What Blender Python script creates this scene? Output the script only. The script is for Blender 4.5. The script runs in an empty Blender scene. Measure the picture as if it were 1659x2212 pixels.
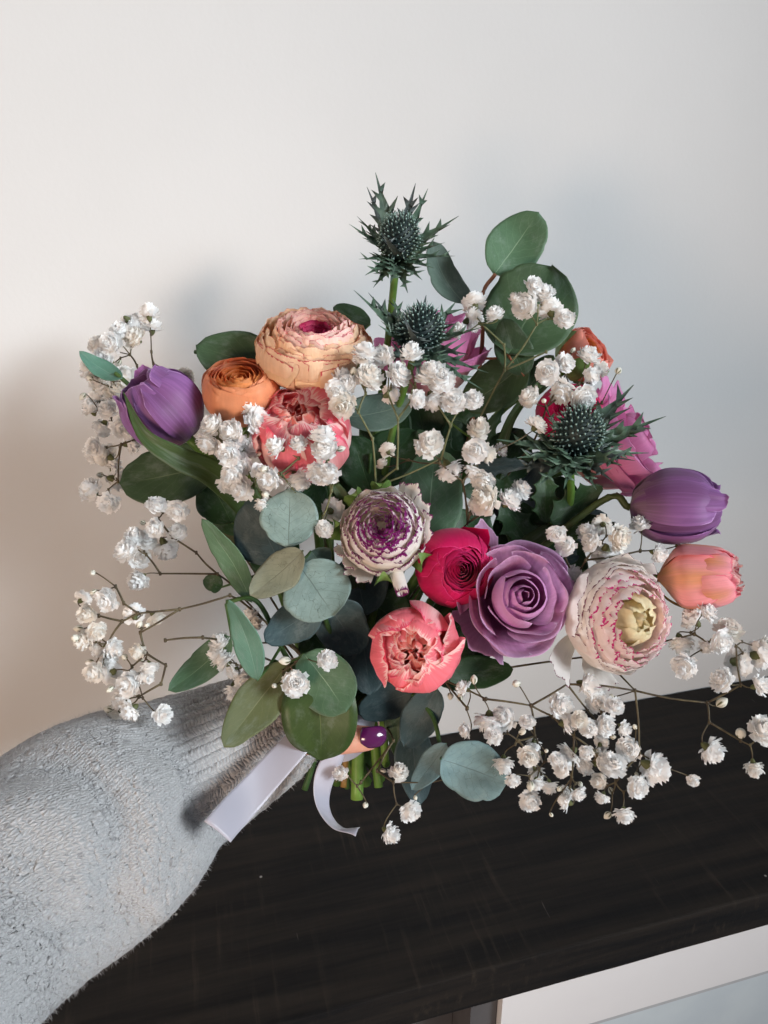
import bpy, math, random
import numpy as np
from mathutils import Vector, Matrix

rnd = random.Random(7)
S = bpy.context.scene
C = S.collection

# ------------------------------------------------------------------ camera
# the picture is measured on a 1659 x 2212 grid; F is the focal length on that grid
W_, H_, F = 1659.0, 2212.0, 1609.0
PITCH = math.radians(21.0)
CAM = Vector((0.0, 0.0, 0.48))                      # metres above the shelf top
R = Vector((1, 0, 0))
U = Vector((0, math.sin(PITCH), math.cos(PITCH)))
B = Vector((0, -math.cos(PITCH), math.sin(PITCH)))  # from the scene towards the lens

cam = bpy.data.cameras.new('camera'); co = bpy.data.objects.new('camera', cam); C.objects.link(co)
co.location = CAM; co.rotation_euler = (math.radians(90) - PITCH, 0, 0)
cam.sensor_fit = 'VERTICAL'; cam.sensor_height = 36.0; cam.lens = 36.0 * F / H_
cam.clip_start = 0.02; cam.clip_end = 50
S.camera = co

def P(x, y, d):
    "grid point at distance d (metres along the view axis) -> place in the room"
    return CAM + (R * ((x - W_ / 2) / F) - U * ((y - H_ / 2) / F) - B) * d
def V3(r, u, b): return (R * r + U * u + B * b)
def px(n, d): return n * d / F
def on_plane(x, y, z=0.0):
    v = P(x, y, 1.0) - CAM
    return CAM + v * ((z - CAM.z) / v.z)

# ------------------------------------------------------------------ light
w = bpy.data.worlds.new('World'); S.world = w; w.use_nodes = True
w.node_tree.nodes['Background'].inputs[0].default_value = (0.80, 0.88, 1.0, 1)
w.node_tree.nodes['Background'].inputs[1].default_value = 0.18
def area(name, loc, target, size, power, col, sy=None):
    l = bpy.data.lights.new(name, 'AREA'); l.energy = power; l.color = col; l.size = size
    if sy: l.shape = 'RECTANGLE'; l.size_y = sy
    o = bpy.data.objects.new(name, l); C.objects.link(o); o.location = loc
    o.rotation_euler = (Vector(target) - Vector(loc)).to_track_quat('-Z', 'Y').to_euler()
    return o
area('warm_room_lamp', (-0.50, -0.62, 0.22), (0.05, 0.45, 0.30), 0.36, 8.0, (1.0, 0.72, 0.53))
win = area('cool_window', (2.0, -0.85, 1.30), (-0.28, 0.50, 0.42), 1.05, 5.6, (0.87, 0.945, 1.0), 1.15)
win.data.spread = math.radians(32)                    # beam narrowing added so the right side of the wall stays darker
S.view_settings.view_transform = 'Standard'; S.view_settings.look = 'None'
S.view_settings.exposure = 0.0; S.view_settings.gamma = 1.0
S.cycles.use_denoising = True
S.cycles.max_bounces = 10; S.cycles.transmission_bounces = 4; S.cycles.diffuse_bounces = 7
S.cycles.caustics_reflective = False; S.cycles.caustics_refractive = False

# ------------------------------------------------------------------ helpers
def link(name, me, mat, parent=None, mats=None):
    o = bpy.data.objects.new(name, me); C.objects.link(o)
    if me is not None and not me.materials:
        for m in (mats or [mat]): me.materials.append(m)
    if parent is not None: o.parent = parent
    return o
def thing(name, label, cat, loc=(0, 0, 0), group=None):
    o = bpy.data.objects.new(name, None); C.objects.link(o); o.location = loc
    o.empty_display_size = 0.02
    o['label'] = label; o['category'] = cat
    if group: o['group'] = group
    return o
def tag(o, label, cat, group=None):
    o['label'] = label; o['category'] = cat
    if group: o['group'] = group
    return o
def attach(o, parent):
    "world-space mesh kept in place under a parent empty"
    o.parent = parent
    o.matrix_parent_inverse = Matrix.Translation(-parent.location)
    return o
def mesh_from(name, verts, faces, uvs=None, smooth=True, mi=None):
    me = bpy.data.meshes.new(name)
    me.from_pydata([tuple(v) for v in verts], [], faces)
    if uvs is not None:
        l = me.uv_layers.new(name='UVMap')
        vi = np.empty(len(me.loops), dtype=np.int32); me.loops.foreach_get('vertex_index', vi)
        l.data.foreach_set('uv', np.asarray(uvs, dtype=np.float32)[vi].ravel())
    if smooth: me.polygons.foreach_set('use_smooth', [True] * len(me.polygons))
    if mi is not None: me.polygons.foreach_set('material_index', mi)
    me.update()
    return me
def grid(name, pts, uv, wrap=False):
    nv, nu = pts.shape[:2]
    f = []
    for j in range(nv - 1):
        for i in range(nu - 1 + (1 if wrap else 0)):
            k = (i + 1) % nu
            f.append((j * nu + i, j * nu + k, (j + 1) * nu + k, (j + 1) * nu + i))
    return mesh_from(name, pts.reshape(-1, 3).tolist(), f, uv.reshape(-1, 2))
def catmull(pts, t):
    "points (n,k) sampled at t in 0..1 (array)"
    p = np.asarray(pts, float); n = len(p)
    p = np.vstack([2 * p[0] - p[1], p, 2 * p[-1] - p[-2]])
    t = np.clip(np.asarray(t, float), 0, 1) * (n - 1)
    i = np.minimum(t.astype(int), n - 2); f = (t - i)[..., None]
    a, b, c, d = p[i], p[i + 1], p[i + 2], p[i + 3]
    return 0.5 * (2 * b + (c - a) * f + (2 * a - 5 * b + 4 * c - d) * f ** 2 + (3 * b - a - 3 * c + d) * f ** 3)
def frame(zdir, roll=0.0, up=None):
    z = Vector(zdir).normalized()
    x = (up or U).cross(z)
    if x.length < 1e-4: x = R.copy()
    x.normalize(); y = z.cross(x)
    m = Matrix((x, y, z)).transposed()
    return m @ Matrix.Rotation(roll, 3, 'Z')
class Tubes:
    def __init__(s): s.v, s.f, s.uv = [], [], []
    def add(s, pts, r0, r1=None, n=6, samples=10, cap=True):
        r1 = r0 if r1 is None else r1
        c = catmull([tuple(p) for p in pts], np.linspace(0, 1, samples))
        T = np.gradient(c, axis=0); b0 = len(s.v)
        ref = Vector((0.3, 0.2, 0.93))
        for j in range(samples):
            t = Vector(T[j]).normalized(); x = t.cross(ref)
            if x.length < 1e-3: x = t.cross(Vector((1, 0, 0)))
            x.normalize(); y = t.cross(x); r = r0 + (r1 - r0) * j / (samples - 1)
            for i in range(n):
                a = 2 * math.pi * i / n
                s.v.append(Vector(c[j]) + (x * math.cos(a) + y * math.sin(a)) * r)
                s.uv.append((i / n, j / (samples - 1)))
        for j in range(samples - 1):
            for i in range(n):
                k = (i + 1) % n
                s.f.append((b0 + j * n + i, b0 + j * n + k, b0 + (j + 1) * n + k, b0 + (j + 1) * n + i))
        if cap:
            s.f.append(tuple(b0 + i for i in range(n))[::-1])
            s.f.append(tuple(b0 + (samples - 1) * n + i for i in range(n)))
    def knob(s, p, r):
        s.add([p - Vector((0, 0, r)), p, p + Vector((0, 0, r))], r * .8, r * .8, 6, 3)
    def build(s, name): return mesh_from(name, s.v, s.f, s.uv)

# ------------------------------------------------------------------ material helpers
class Nt:
    def __init__(s, name):
        s.m = bpy.data.materials.new(name); s.m.use_nodes = True
        s.t = s.m.node_tree; s.b = s.t.nodes['Principled BSDF']; s.o = s.t.nodes['Material Output']
    def n(s, typ, **kw):
        x = s.t.nodes.new(typ)
        for k, v in kw.items(): setattr(x, k, v)
        return x
    def l(s, a, b): s.t.links.new(a, b)
    def put(s, sock, v):
        if isinstance(v, bpy.types.NodeSocket): s.l(v, sock)
        elif isinstance(v, (tuple, list)) and len(v) == 3 and sock.type == 'RGBA': sock.default_value = (*v, 1)
        else: sock.default_value = v
    def math(s, op, a, b=None, c=None, clamp=False):
        x = s.n('ShaderNodeMath', operation=op); x.use_clamp = clamp
        s.put(x.inputs[0], a)
        if b is not None: s.put(x.inputs[1], b)
        if c is not None: s.put(x.inputs[2], c)
        return x.outputs[0]
    def mix(s, f, a, b, blend='MIX'):
        x = s.n('ShaderNodeMix', data_type='RGBA', blend_type=blend); x.clamp_factor = True
        s.put(x.inputs[0], f); s.put(x.inputs[6], a); s.put(x.inputs[7], b)
        return x.outputs[2]
    def ramp(s, f, lo, hi, a=0.0, b=1.0):
        x = s.n('ShaderNodeMapRange'); x.interpolation_type = 'SMOOTHSTEP'
        s.put(x.inputs[0], f); s.put(x.inputs[1], lo); s.put(x.inputs[2], hi); s.put(x.inputs[3], a); s.put(x.inputs[4], b)
        return x.outputs[0]
    def uv(s):
        x = s.n('ShaderNodeUVMap'); sp = s.n('ShaderNodeSeparateXYZ'); s.l(x.outputs[0], sp.inputs[0])
        return x.outputs[0], sp.outputs[0], sp.outputs[1]
    def obj(s): return s.n('ShaderNodeTexCoord').outputs['Object']
    def comb(s, x, y, z=0.0):
        c = s.n('ShaderNodeCombineXYZ'); s.put(c.inputs[0], x); s.put(c.inputs[1], y); s.put(c.inputs[2], z); return c.outputs[0]
    def noise(s, vec, scale, detail=3.0, rough=.5, out=0):
        x = s.n('ShaderNodeTexNoise'); s.l(vec, x.inputs['Vector']); x.inputs['Scale'].default_value = scale
        x.inputs['Detail'].default_value = detail; x.inputs['Roughness'].default_value = rough
        return x.outputs[out]
    def rand(s): return s.n('ShaderNodeObjectInfo').outputs['Random']
    def bump(s, h, strength, dist):
        x = s.n('ShaderNodeBump'); s.put(x.inputs['Height'], h); x.inputs['Strength'].default_value = strength
        x.inputs['Distance'].default_value = dist; s.l(x.outputs[0], s.b.inputs['Normal']); return x.outputs[0]
    def done(s, col, rough=.5, spec=.3, trans=0.0, tcol=None):
        s.put(s.b.inputs['Base Color'], col); s.put(s.b.inputs['Roughness'], rough)
        s.b.inputs['Specular IOR Level'].default_value = spec
        if trans:
            t = s.n('ShaderNodeBsdfTranslucent'); s.put(t.inputs[0], tcol if tcol is not None else col)
            mx = s.n('ShaderNodeMixShader'); mx.inputs[0].default_value = trans
            s.l(s.b.outputs[0], mx.inputs[1]); s.l(t.outputs[0], mx.inputs[2]); s.l(mx.outputs[0], s.o.inputs[0])
        return s.m
def srgb(r, g, b):
    f = lambda c: (c / 255 / 12.92) if c / 255 <= .04045 else ((c / 255 + .055) / 1.055) ** 2.4
    return (f(r), f(g), f(b))

def petal_mat(name, base, tip, edge=None, ew=.06, feather=.6, root=None, mid=None, vein=.25, trans=.28, rough=.5, var=.12, stroke=46):
    "petal colour by its own length: root, body, tip, then a rim colour with feathered strokes"
    k = Nt(name); vec, u, v = k.uv()
    seed = k.math('MULTIPLY', k.rand(), 37.0)
    sv = k.comb(k.math('MULTIPLY', u, 30.0), k.math('MULTIPLY', v, 2.0), seed)
    st = k.noise(sv, 1.0, 3.0)
    col = k.mix(k.ramp(v, .25, .95), base, tip)
    if root is not None: col = k.mix(k.ramp(v, .15, .5, 1, 0), col, root)
    if mid is not None:
        c = k.math('ABSOLUTE', k.math('SUBTRACT', u, .5))
        col = k.mix(k.math('MULTIPLY', k.ramp(c, .02, .28, 1, 0), k.ramp(v, .98, .55, 0, 1)), col, mid)
    col = k.mix(k.math('MULTIPLY', k.ramp(st, .36, .66), vein), col, k.mix(.55, col, (col_dark(base)), 'MIX'))
    col = k.mix(k.math('MULTIPLY', k.ramp(st, .50, .30), vein * .5), col, tuple(min(1, x * 1.25 + .03) for x in tip))
    blot = k.noise(k.comb(k.math('MULTIPLY', u, 3.0), k.math('MULTIPLY', v, 3.0), seed), 1.0, 4.0, .6)
    col = k.mix(k.math('MULTIPLY', k.ramp(blot, .45, .7), .22), col, col_dark(base))
    if edge is not None:
        fs = k.noise(k.comb(k.math('MULTIPLY', u, stroke), k.math('MULTIPLY', v, 1.5), seed), 1.0, 2.0, .7)
        side = k.math('MULTIPLY', k.math('SUBTRACT', .5, k.math('ABSOLUTE', k.math('SUBTRACT', u, .5))), 1.6)
        dist = k.math('MINIMUM', k.math('SUBTRACT', 1.0, v), k.math('ADD', side, k.ramp(v, .9, .4, 0, .5)))
        thr = k.math('MULTIPLY', k.math('ADD', 1 - feather, k.math('MULTIPLY', k.ramp(fs, .35, .68), feather * 2.2)), ew)
        fac = k.ramp(k.math('DIVIDE', dist, thr), .7, 1.1, 1, 0)
        col = k.mix(fac, col, edge)
    hv = k.n('ShaderNodeHueSaturation'); k.put(hv.inputs['Color'], col)
    k.put(hv.inputs['Value'], k.math('ADD', 1 - var, k.math('MULTIPLY', k.rand(), 2 * var)))
    k.bump(k.noise(k.comb(k.math('MULTIPLY', u, 55.0), k.math('MULTIPLY', v, 4.0), seed), 1.0, 2.0), .25, .0006)
    k.b.inputs['Sheen Weight'].default_value = .15; k.b.inputs['Sheen Roughness'].default_value = .4
    return k.done(hv.outputs[0], rough, .3, trans)
def col_dark(c): return tuple(x * .62 for x in c[:3])

def leaf_mat(name, base, dark, vein, mottle=.5, crackle=0.0, rough=.55, trans=.16, spec=.35):
    k = Nt(name); vec, u, v = k.uv(); ob = k.obj()
    seed = k.math('MULTIPLY', k.rand(), 29.0)
    n1 = k.noise(k.comb(k.math('MULTIPLY', u, 2.2), k.math('MULTIPLY', v, 2.2), seed), 1.6, 5.0, .6)
    col = k.mix(k.math('MULTIPLY', k.ramp(n1, .35, .7), mottle), base, dark)
    n2 = k.noise(k.comb(u, v, seed), 42.0, 3.0, .6)
    col = k.mix(k.math('MULTIPLY', k.ramp(n2, .45, .75), .35), col, k.mix(.5, col, dark))
    bl_ = k.noise(k.comb(k.math('MULTIPLY', u, 1.5), k.math('MULTIPLY', v, 1.5), k.math('ADD', seed, 9.0)), 2.6, 6.0, .7)
    col = k.mix(k.math('MULTIPLY', k.ramp(bl_, .48, .72), .32), col, k.mix(.5, col, (.42, .48, .46)))
    c = k.math('ABSOLUTE', k.math('SUBTRACT', u, .5))
    wob = k.math('MULTIPLY', k.math('SUBTRACT', k.noise(k.comb(u, v, seed), 6.0), .5), .02)
    mid = k.ramp(k.math('ABSOLUTE', k.math('ADD', k.math('SUBTRACT', u, .5), wob)), .004, .013, 1, 0)
    mid = k.math('MULTIPLY', mid, k.ramp(v, .55, .97, 1, 0))
    # side veins leave the midrib at a slant
    ph = k.math('ADD', k.math('SUBTRACT', v, k.math('MULTIPLY', c, .75)), k.math('MULTIPLY', k.noise(k.comb(u, v, seed), 3.5), .16))
    sv = k.math('ABSOLUTE', k.math('SUBTRACT', k.math('FRACT', k.math('MULTIPLY', ph, 7.5)), .5))
    side = k.math('MULTIPLY', k.ramp(sv, .015, .07, 1, 0), .30 if crackle else .14)
    vv = k.math('MAXIMUM', k.math('MULTIPLY', mid, .8), side)
    col = k.mix(vv, col, vein)
    if crackle:
        vo = k.n('ShaderNodeTexVoronoi', feature='DISTANCE_TO_EDGE'); k.l(k.comb(k.math('ADD', u, k.math('MULTIPLY', n2, .06)), v, seed), vo.inputs['Vector']); vo.inputs['Scale'].default_value = 9.0
        br = k.ramp(k.noise(k.comb(u, v, seed), 7.0, 2.0), .50, .60)
        col = k.mix(k.math('MULTIPLY', k.math('MULTIPLY', k.ramp(vo.outputs['Distance'], .004, .03, 1, 0), br), crackle), col, col_dark(col_dark(dark)))
    sv3 = k.n('ShaderNodeTexVoronoi'); k.l(k.comb(u, v, seed), sv3.inputs['Vector']); sv3.inputs['Scale'].default_value = 11.0
    s3c = k.n('ShaderNodeSeparateColor'); k.l(sv3.outputs['Color'], s3c.inputs[0])
    spot = k.math('MULTIPLY', k.ramp(sv3.outputs['Distance'], .05, .12, 1, 0), k.ramp(s3c.outputs[1], .78, .80))
    col = k.mix(k.math('MULTIPLY', spot, .5), col, (.10, .075, .04))
    rim = k.ramp(k.math('SUBTRACT', .5, c), .0, .018, 1, 0)
    col = k.mix(k.math('MULTIPLY', rim, .45), col, vein)
    hv = k.n('ShaderNodeHueSaturation'); k.put(hv.inputs['Color'], col)
    k.put(hv.inputs['Value'], k.math('ADD', .85, k.math('MULTIPLY', k.rand(), .3)))
    k.bump(k.math('ADD', k.math('MULTIPLY', vv, -.6), k.math('MULTIPLY', n2, .5)), .35, .0008)
    return k.done(hv.outputs[0], rough, spec, trans)

def plain(name, a, b, scale=60, rough=.55, spec=.3, trans=0.0, bump=.2):
    k = Nt(name); ob = k.obj()
    n = k.noise(ob, scale, 4.0, .6)
    k.bump(n, bump, .0006)
    return k.done(k.mix(k.ramp(n, .3, .7), a, b), rough, spec, trans)

M = {}
M['stem'] = plain('stem_green', (.055, .12, .02), (.10, .19, .035), 90, .45)
M['stem_cut'] = plain('cut_stem_green', (.12, .24, .04), (.18, .32, .06), 90, .42)
M['stem_olive'] = plain('stem_olive', (.045, .065, .018), (.08, .10, .03), 90, .5)
M['stem_dark'] = plain('stem_dark', (.03, .07, .02), (.06, .12, .03), 90, .5)
M['stem_brown'] = plain('stem_brown', (.20, .10, .03), (.32, .19, .05), 90, .5)
M['twig'] = plain('gypsophila_twig', (.055, .040, .025), (.12, .10, .055), 160, .6)
M['twig_green'] = plain('gypsophila_twig_green', (.10, .12, .05), (.17, .17, .09), 160, .6)
M['sepal'] = plain('sepal_green', (.10, .20, .045), (.20, .31, .09), 160, .5, .3, .15)

# ------------------------------------------------------------------ the setting
a0, a1 = on_plane(962, 1583), on_plane(1659, 1459)
f0, f1 = on_plane(730, 2180), on_plane(1659, 1930)
along = ((a1 - a0).normalized() + (f1 - f0).normalized()).normalized(); along.z = 0; along.normalize()
into = Vector((-along.y, along.x, 0))                      # towards the wall
back = (a0 + a1) / 2; frontp = (f0 + f1) / 2
depth_s = (back - frontp).dot(into)
TH = .036
def room(a, i, z):                                          # a along the shelf, i metres in from its front edge
    return frontp + along * a + into * i + Vector((0, 0, z))
fd0 = on_plane(900, 2205, -TH); print('shelf depth', depth_s, 'fascia bottom offset', (fd0 - frontp).dot(into))

k = Nt('wall_paint'); ob = k.obj()
n = k.noise(ob, 3.0, 4.0); n2 = k.noise(ob, 260.0, 3.0, .6)
k.bump(k.math('ADD', k.math('MULTIPLY', n2, .4), k.math('MULTIPLY', k.noise(ob, 38.0, 4.0), .6)), .12, .002)
M['wall'] = k.done(k.mix(k.ramp(n, .3, .7), (.605, .60, .59), (.645, .64, .63)), .75, .25)
def plate(name, quad, mat):
    me = mesh_from(name, quad, [(0, 1, 2, 3)], [(0, 0), (1, 0), (1, 1), (0, 1)], False)
    return link(name, me, mat)
wl = bpy.data.meshes.new('wall')
q = [room(-2.2, depth_s, -1.2), room(2.6, depth_s, -1.2), room(2.6, depth_s, 2.2), room(-2.2, depth_s, 2.2)]
wo = mesh_from('wall', q + [p + into * .1 for p in q], [(0, 1, 2, 3), (7, 6, 5, 4), (0, 4, 5, 1), (1, 5, 6, 2), (2, 6, 7, 3), (3, 7, 4, 0)], None, False)
wo = link('wall', wo, M['wall']); wo['kind'] = 'structure'

# dark stained board with saw streaks across it, specks of dust and a worn front arris
k = Nt('dark_stained_wood'); ob = k.obj()
mp = k.n('ShaderNodeMapping'); k.l(ob, mp.inputs[0]); mp.inputs['Rotation'].default_value = (0, 0, -math.atan2(along.y, along.x)); 
sp = k.n('ShaderNodeSeparateXYZ'); k.l(mp.outputs[0], sp.inputs[0])
across = k.comb(k.math('MULTIPLY', sp.outputs[0], 150.0), k.math('MULTIPLY', sp.outputs[1], 9.0), k.math('MULTIPLY', sp.outputs[2], 60.0))
along_g = k.comb(k.math('MULTIPLY', sp.outputs[0], 5.0), k.math('MULTIPLY', sp.outputs[1], 70.0), k.math('MULTIPLY', sp.outputs[2], 70.0))
s1 = k.noise(across, 1.0, 4.0, .65); s2 = k.noise(along_g, 1.0, 5.0, .6)
patch = k.noise(mp.outputs[0], 9.0, 3.0)
col = k.mix(k.ramp(s2, .3, .75), (.0060, .0060, .0065), (.024, .0195, .016))
fac = k.math('MULTIPLY', k.ramp(s1, .52, .80), k.ramp(patch, .36, .66))
col = k.mix(k.math('MULTIPLY', fac, .42), col, (.075, .058, .042))
sc = k.noise(k.comb(k.math('MULTIPLY', sp.outputs[0], 260.0), k.math('MULTIPLY', sp.outputs[1], 26.0), 0.0), 1.0, 2.0)
col = k.mix(k.math('MULTIPLY', k.ramp(sc, .74, .80), .4), col, (.16, .14, .12))
vo = k.n('ShaderNodeTexVoronoi'); k.l(mp.outputs[0], vo.inputs['Vector']); vo.inputs['Scale'].default_value = 34.0
sps = k.n('ShaderNodeSeparateColor'); k.l(vo.outputs['Color'], sps.inputs[0])
dust = k.math('MULTIPLY', k.ramp(vo.outputs['Distance'], .018, .05, 1, 0), k.ramp(sps.outputs[0], .60, .62))
col = k.mix(k.math('MULTIPLY', dust, .75), col, (.42, .40, .37))
k.bump(k.math('ADD', k.math('MULTIPLY', s1, .5), k.math('MULTIPLY', s2, .7)), .5, .0012)
M['dark_wood'] = k.done(col, k.ramp(s2, .2, .8, .50, .72), .14)

def box_mesh(name, a_0, a_1, i_0, i_1, z_0, z_1, seg=1, rough=0.0, bevel=.0015):
    import bmesh
    bm = bmesh.new()
    n = max(1, seg); r = random.Random(3); g = []
    for j in range(n + 1):
        a = a_0 + (a_1 - a_0) * j / n
        e1, e2 = r.gauss(0, rough), r.gauss(0, rough)
        g.append([bm.verts.new(room(a, i_0 + e1, z_0 + e2)), bm.verts.new(room(a, i_1, z_0)), bm.verts.new(room(a, i_1, z_1)), bm.verts.new(room(a, i_0 + r.gauss(0, rough), z_1 + r.gauss(0, rough * .4)))])
    for j in range(n):
        for q in range(4): bm.faces.new((g[j][q], g[j][(q + 1) % 4], g[j + 1][(q + 1) % 4], g[j + 1][q]))
    bm.faces.new(g[0][::-1]); bm.faces.new(g[-1])
    bmesh.ops.recalc_face_normals(bm, faces=bm.faces)
    me = bpy.data.meshes.new(name); bm.to_mesh(me); bm.free()
    return me
so = link('shelf', box_mesh('shelf', -1.5, 1.9, 0, depth_s - .0015, -TH, 0, 90, .00022), M['dark_wood'])
tag(so, 'dark stained rough wooden shelf board running along the pale wall', 'shelf')
bv = so.modifiers.new('b', 'BEVEL'); bv.width = .0018; bv.segments = 2; bv.limit_method = 'ANGLE'; bv.angle_limit = math.radians(50)

k = Nt('white_gloss_paint'); ob = k.obj(); n = k.noise(ob, 25.0, 4.0)
k.bump(k.noise(ob, 120.0, 3.0), .08, .001)
M['white_paint'] = k.done(k.mix(n, (.76, .76, .77), (.80, .80, .81)), .35, .45)
M['grey_paint2'] = plain('grey_white_paint', (.42, .44, .46), (.48, .50, .52), 20, .4, .4, 0, .05)
M['panel_blue'] = plain('pale_blue_paint', (.56, .64, .69), (.61, .69, .73), 20, .4, .4, 0, .05)
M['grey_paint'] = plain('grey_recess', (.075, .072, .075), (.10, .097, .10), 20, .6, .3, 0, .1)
pl = on_plane(1094, 2160, -TH - .002); aL = (pl - frontp).dot(along)
ps = thing('panelled_front', 'white painted panel front with pale blue inset below the dark shelf', 'panel', room(aL, .02, -1.0))
attach(link('top_rail', box_mesh('r', aL + .0, 1.9, .006, .03, -.100, -TH - .002), M['white_paint']), ps)
attach(link('stile', box_mesh('r', aL + .0, aL + .075, .006, .03, -1.0, -.1005), M['white_paint']), ps)
attach(link('moulding', box_mesh('r', aL + .0755, 1.9, .010, .03, -.110, -.1005), M['grey_paint2']), ps)
attach(link('inset_panel', box_mesh('r', aL + .0755, 1.9, .020, .03, -1.0, -.1105), M['panel_blue']), ps)
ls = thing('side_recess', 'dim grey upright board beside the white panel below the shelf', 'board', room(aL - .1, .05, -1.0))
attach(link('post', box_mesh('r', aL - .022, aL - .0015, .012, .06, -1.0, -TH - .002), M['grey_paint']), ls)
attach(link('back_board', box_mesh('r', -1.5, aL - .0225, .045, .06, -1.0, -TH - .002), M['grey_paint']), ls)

# ------------------------------------------------------------------ flowers
GRIP = (742, 1552, .455)
G = P(*GRIP)
def stem_path(start, sd, spread=None, seed=0, bend=.28):
    "from a flower's base, first against its facing, down through the hand"
    r = random.Random(seed)
    g = G + V3(r.uniform(-.010, .012), r.uniform(-.004, .004), r.uniform(-.012, .006))
    c = start - sd * (start - G).length * bend
    m = (c + g) / 2
    e = P(*(spread if spread else (r.uniform(700, 830), r.uniform(1640, 1700), r.uniform(.455, .475))))
    return [start, c, m * .6 + g * .4, g, e]

def petal_pts(prof, phi0, hw, nu=10, nv=11, base_w=.55, tip=.25, tp=2.0, wave=0.0, wn=2.0, jag=0.0, cup=0.0, lean=0.0, seed=0, point=0.0, vmin=0.0, skew=0.0):
    r = np.random.RandomState(seed)
    u = np.linspace(-1, 1, nu + 1)[None, :]; v = np.linspace(0, 1, nv + 1)[:, None]
    edge = 1 - tip * np.abs(u) ** tp - point * np.abs(u) ** .8
    if jag:
        j = r.uniform(-1, 1, nu + 1)[None, :] * jag + jag * np.sin(u * r.uniform(3, 8) + r.uniform(0, 6))
        edge = edge + j * np.clip(v * 2 - 1, 0, 1)
    vv = np.clip((vmin + (1 - vmin) * v) * edge, 0, 1.12)
    rz = catmull(prof, np.clip(vv, 0, 1))
    ex = np.clip(vv - 1, 0, 1)[..., None]
    rz = rz + ex * (np.asarray(prof[-1]) - np.asarray(prof[-2]))
    rr, zz = rz[..., 0], rz[..., 1]
    wd = hw * (base_w + (1 - base_w) * np.sin(np.pi / 2 * np.clip(v * 1.5, 0, 1)))
    phi = phi0 + u * wd + lean * v
    ph1, ph2 = r.uniform(0, 6.28, 2)
    wv = wave * v ** 2 * (np.sin(wn * np.pi * u + ph1) + .5 * np.sin(wn * 2.3 * np.pi * u + ph2))
    rr = rr * (1 + cup * u ** 2 * v + skew * u * np.clip(v * 1.6, 0, 1)) + wv
    zz = zz + wv * .5
    pts = np.stack([rr * np.cos(phi), rr * np.sin(phi), zz], -1)
    uv = np.stack([np.broadcast_to((u + 1) / 2, vv.shape), np.broadcast_to(v, vv.shape)], -1)
    return pts, uv

class Flower:
    def __init__(s, name, label, cat, x, y, d, rpx, face, roll=0.0, group=None, stem=True, spread=None, base_z=-.95, seed=1, stem_mat=None, stem_r=.0028, bend=.28):
        s.s = px(rpx, d); s.f = Vector(V3(*face)).normalized(); s.m = frame(s.f, roll)
        s.c = P(x, y, d); s.r = random.Random(seed); s.seed = seed * 1000
        s.root = thing(name, label, cat, s.c, group)
        s.root.rotation_euler = s.m.to_euler()
        if stem:
            t = Tubes(); inv = (Matrix.Translation(s.c) @ s.m.to_4x4()).inverted()
            t.add([inv @ p for p in stem_path(s.c + s.f * base_z * s.s, s.f, spread, seed, bend)], stem_r, stem_r * 1.1, 10, 26)
            link('stem', t.build('stem'), stem_mat or M['stem'], s.root)
    def petal(s, mat, prof, phi0, hw, name='petal', off=(0, 0, 0), sc=1.0, **kw):
        s.seed += 1
        pts, uv = petal_pts(prof, phi0, hw, seed=s.seed, **kw)
        pts = (pts * sc + np.asarray(off)) * s.s
        return link(name, grid(name, pts, uv), mat, s.root)
    def free(s, mat, pts, uv, name='petal'):
        return link(name, grid(name, np.asarray(pts) * s.s, uv), mat, s.root)

def ranunculus(fl, outer, inner, layers, mats):
    """outer: list of (n, prof, hw, mat, kw); inner rings: layers = list of (n, rim_r, rim_z, bulge, mat, kw)"""
    r = fl.r
    for n, prof, hw, m, kw in outer:
        p0 = r.uniform(0, 6.28)
        for i in range(n):
            j = 1 + r.uniform(-.03, .03)
            pr = [(a * j, b * j + .03 * r.uniform(-1, 1)) for a, b in prof]
            fl.petal(m, pr, p0 + 6.2832 * i / n + r.uniform(-.12, .12), hw * r.uniform(.9, 1.12), **kw)
    for n, rr, rz, bulge, m, kw in layers:
        p0 = r.uniform(0, 6.28)
        for i in range(n):
            q = rr * r.uniform(.93, 1.07); z = rz + r.uniform(-.03, .03)
            pr = [(.08 + rr * .25, z - .95), (q + bulge * .8, z - .55), (q + bulge * 1.0, z - .24), (q + bulge * .62, z - .09), (q, z)]
            kw2 = dict(nu=8, nv=9, tip=.16, tp=2.4, wave=.012, jag=.02, vmin=.35, skew=.035); kw2.update(kw)
            fl.petal(m, pr, p0 + 6.2832 * i / n + r.uniform(-.15, .15), math.pi / n * r.uniform(1.15, 1.45), **kw2)

# colours
peach = petal_mat('peach_petal', srgb(251, 220, 182), srgb(251, 214, 180), srgb(206, 90, 96), .022, .8, root=srgb(243, 206, 162), stroke=26)
peach_in = petal_mat('peach_inner_petal', srgb(252, 222, 200), srgb(251, 212, 200), srgb(210, 76, 112), .028, .8, stroke=20)
peach_eye = petal_mat('rose_eye_petal', srgb(228, 120, 150), srgb(205, 60, 110), srgb(170, 25, 80), .10, .6)
orange = petal_mat('orange_petal', srgb(238, 160, 116), srgb(239, 158, 112), None, root=srgb(228, 140, 96), vein=.18)
orange_in = petal_mat('orange_inner_petal', srgb(228, 134, 66), srgb(234, 148, 84), srgb(238, 160, 100), .03, .4, vein=.2)
apricot = petal_mat('apricot_petal', srgb(246, 172, 146), srgb(246, 164, 146), None, root=srgb(240, 176, 130), vein=.2, trans=.36)
hot = petal_mat('hot_pink_petal', srgb(200, 10, 86), srgb(206, 14, 90), srgb(228, 60, 130), .015, .3, vein=.22, trans=.22, rough=.6)
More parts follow.
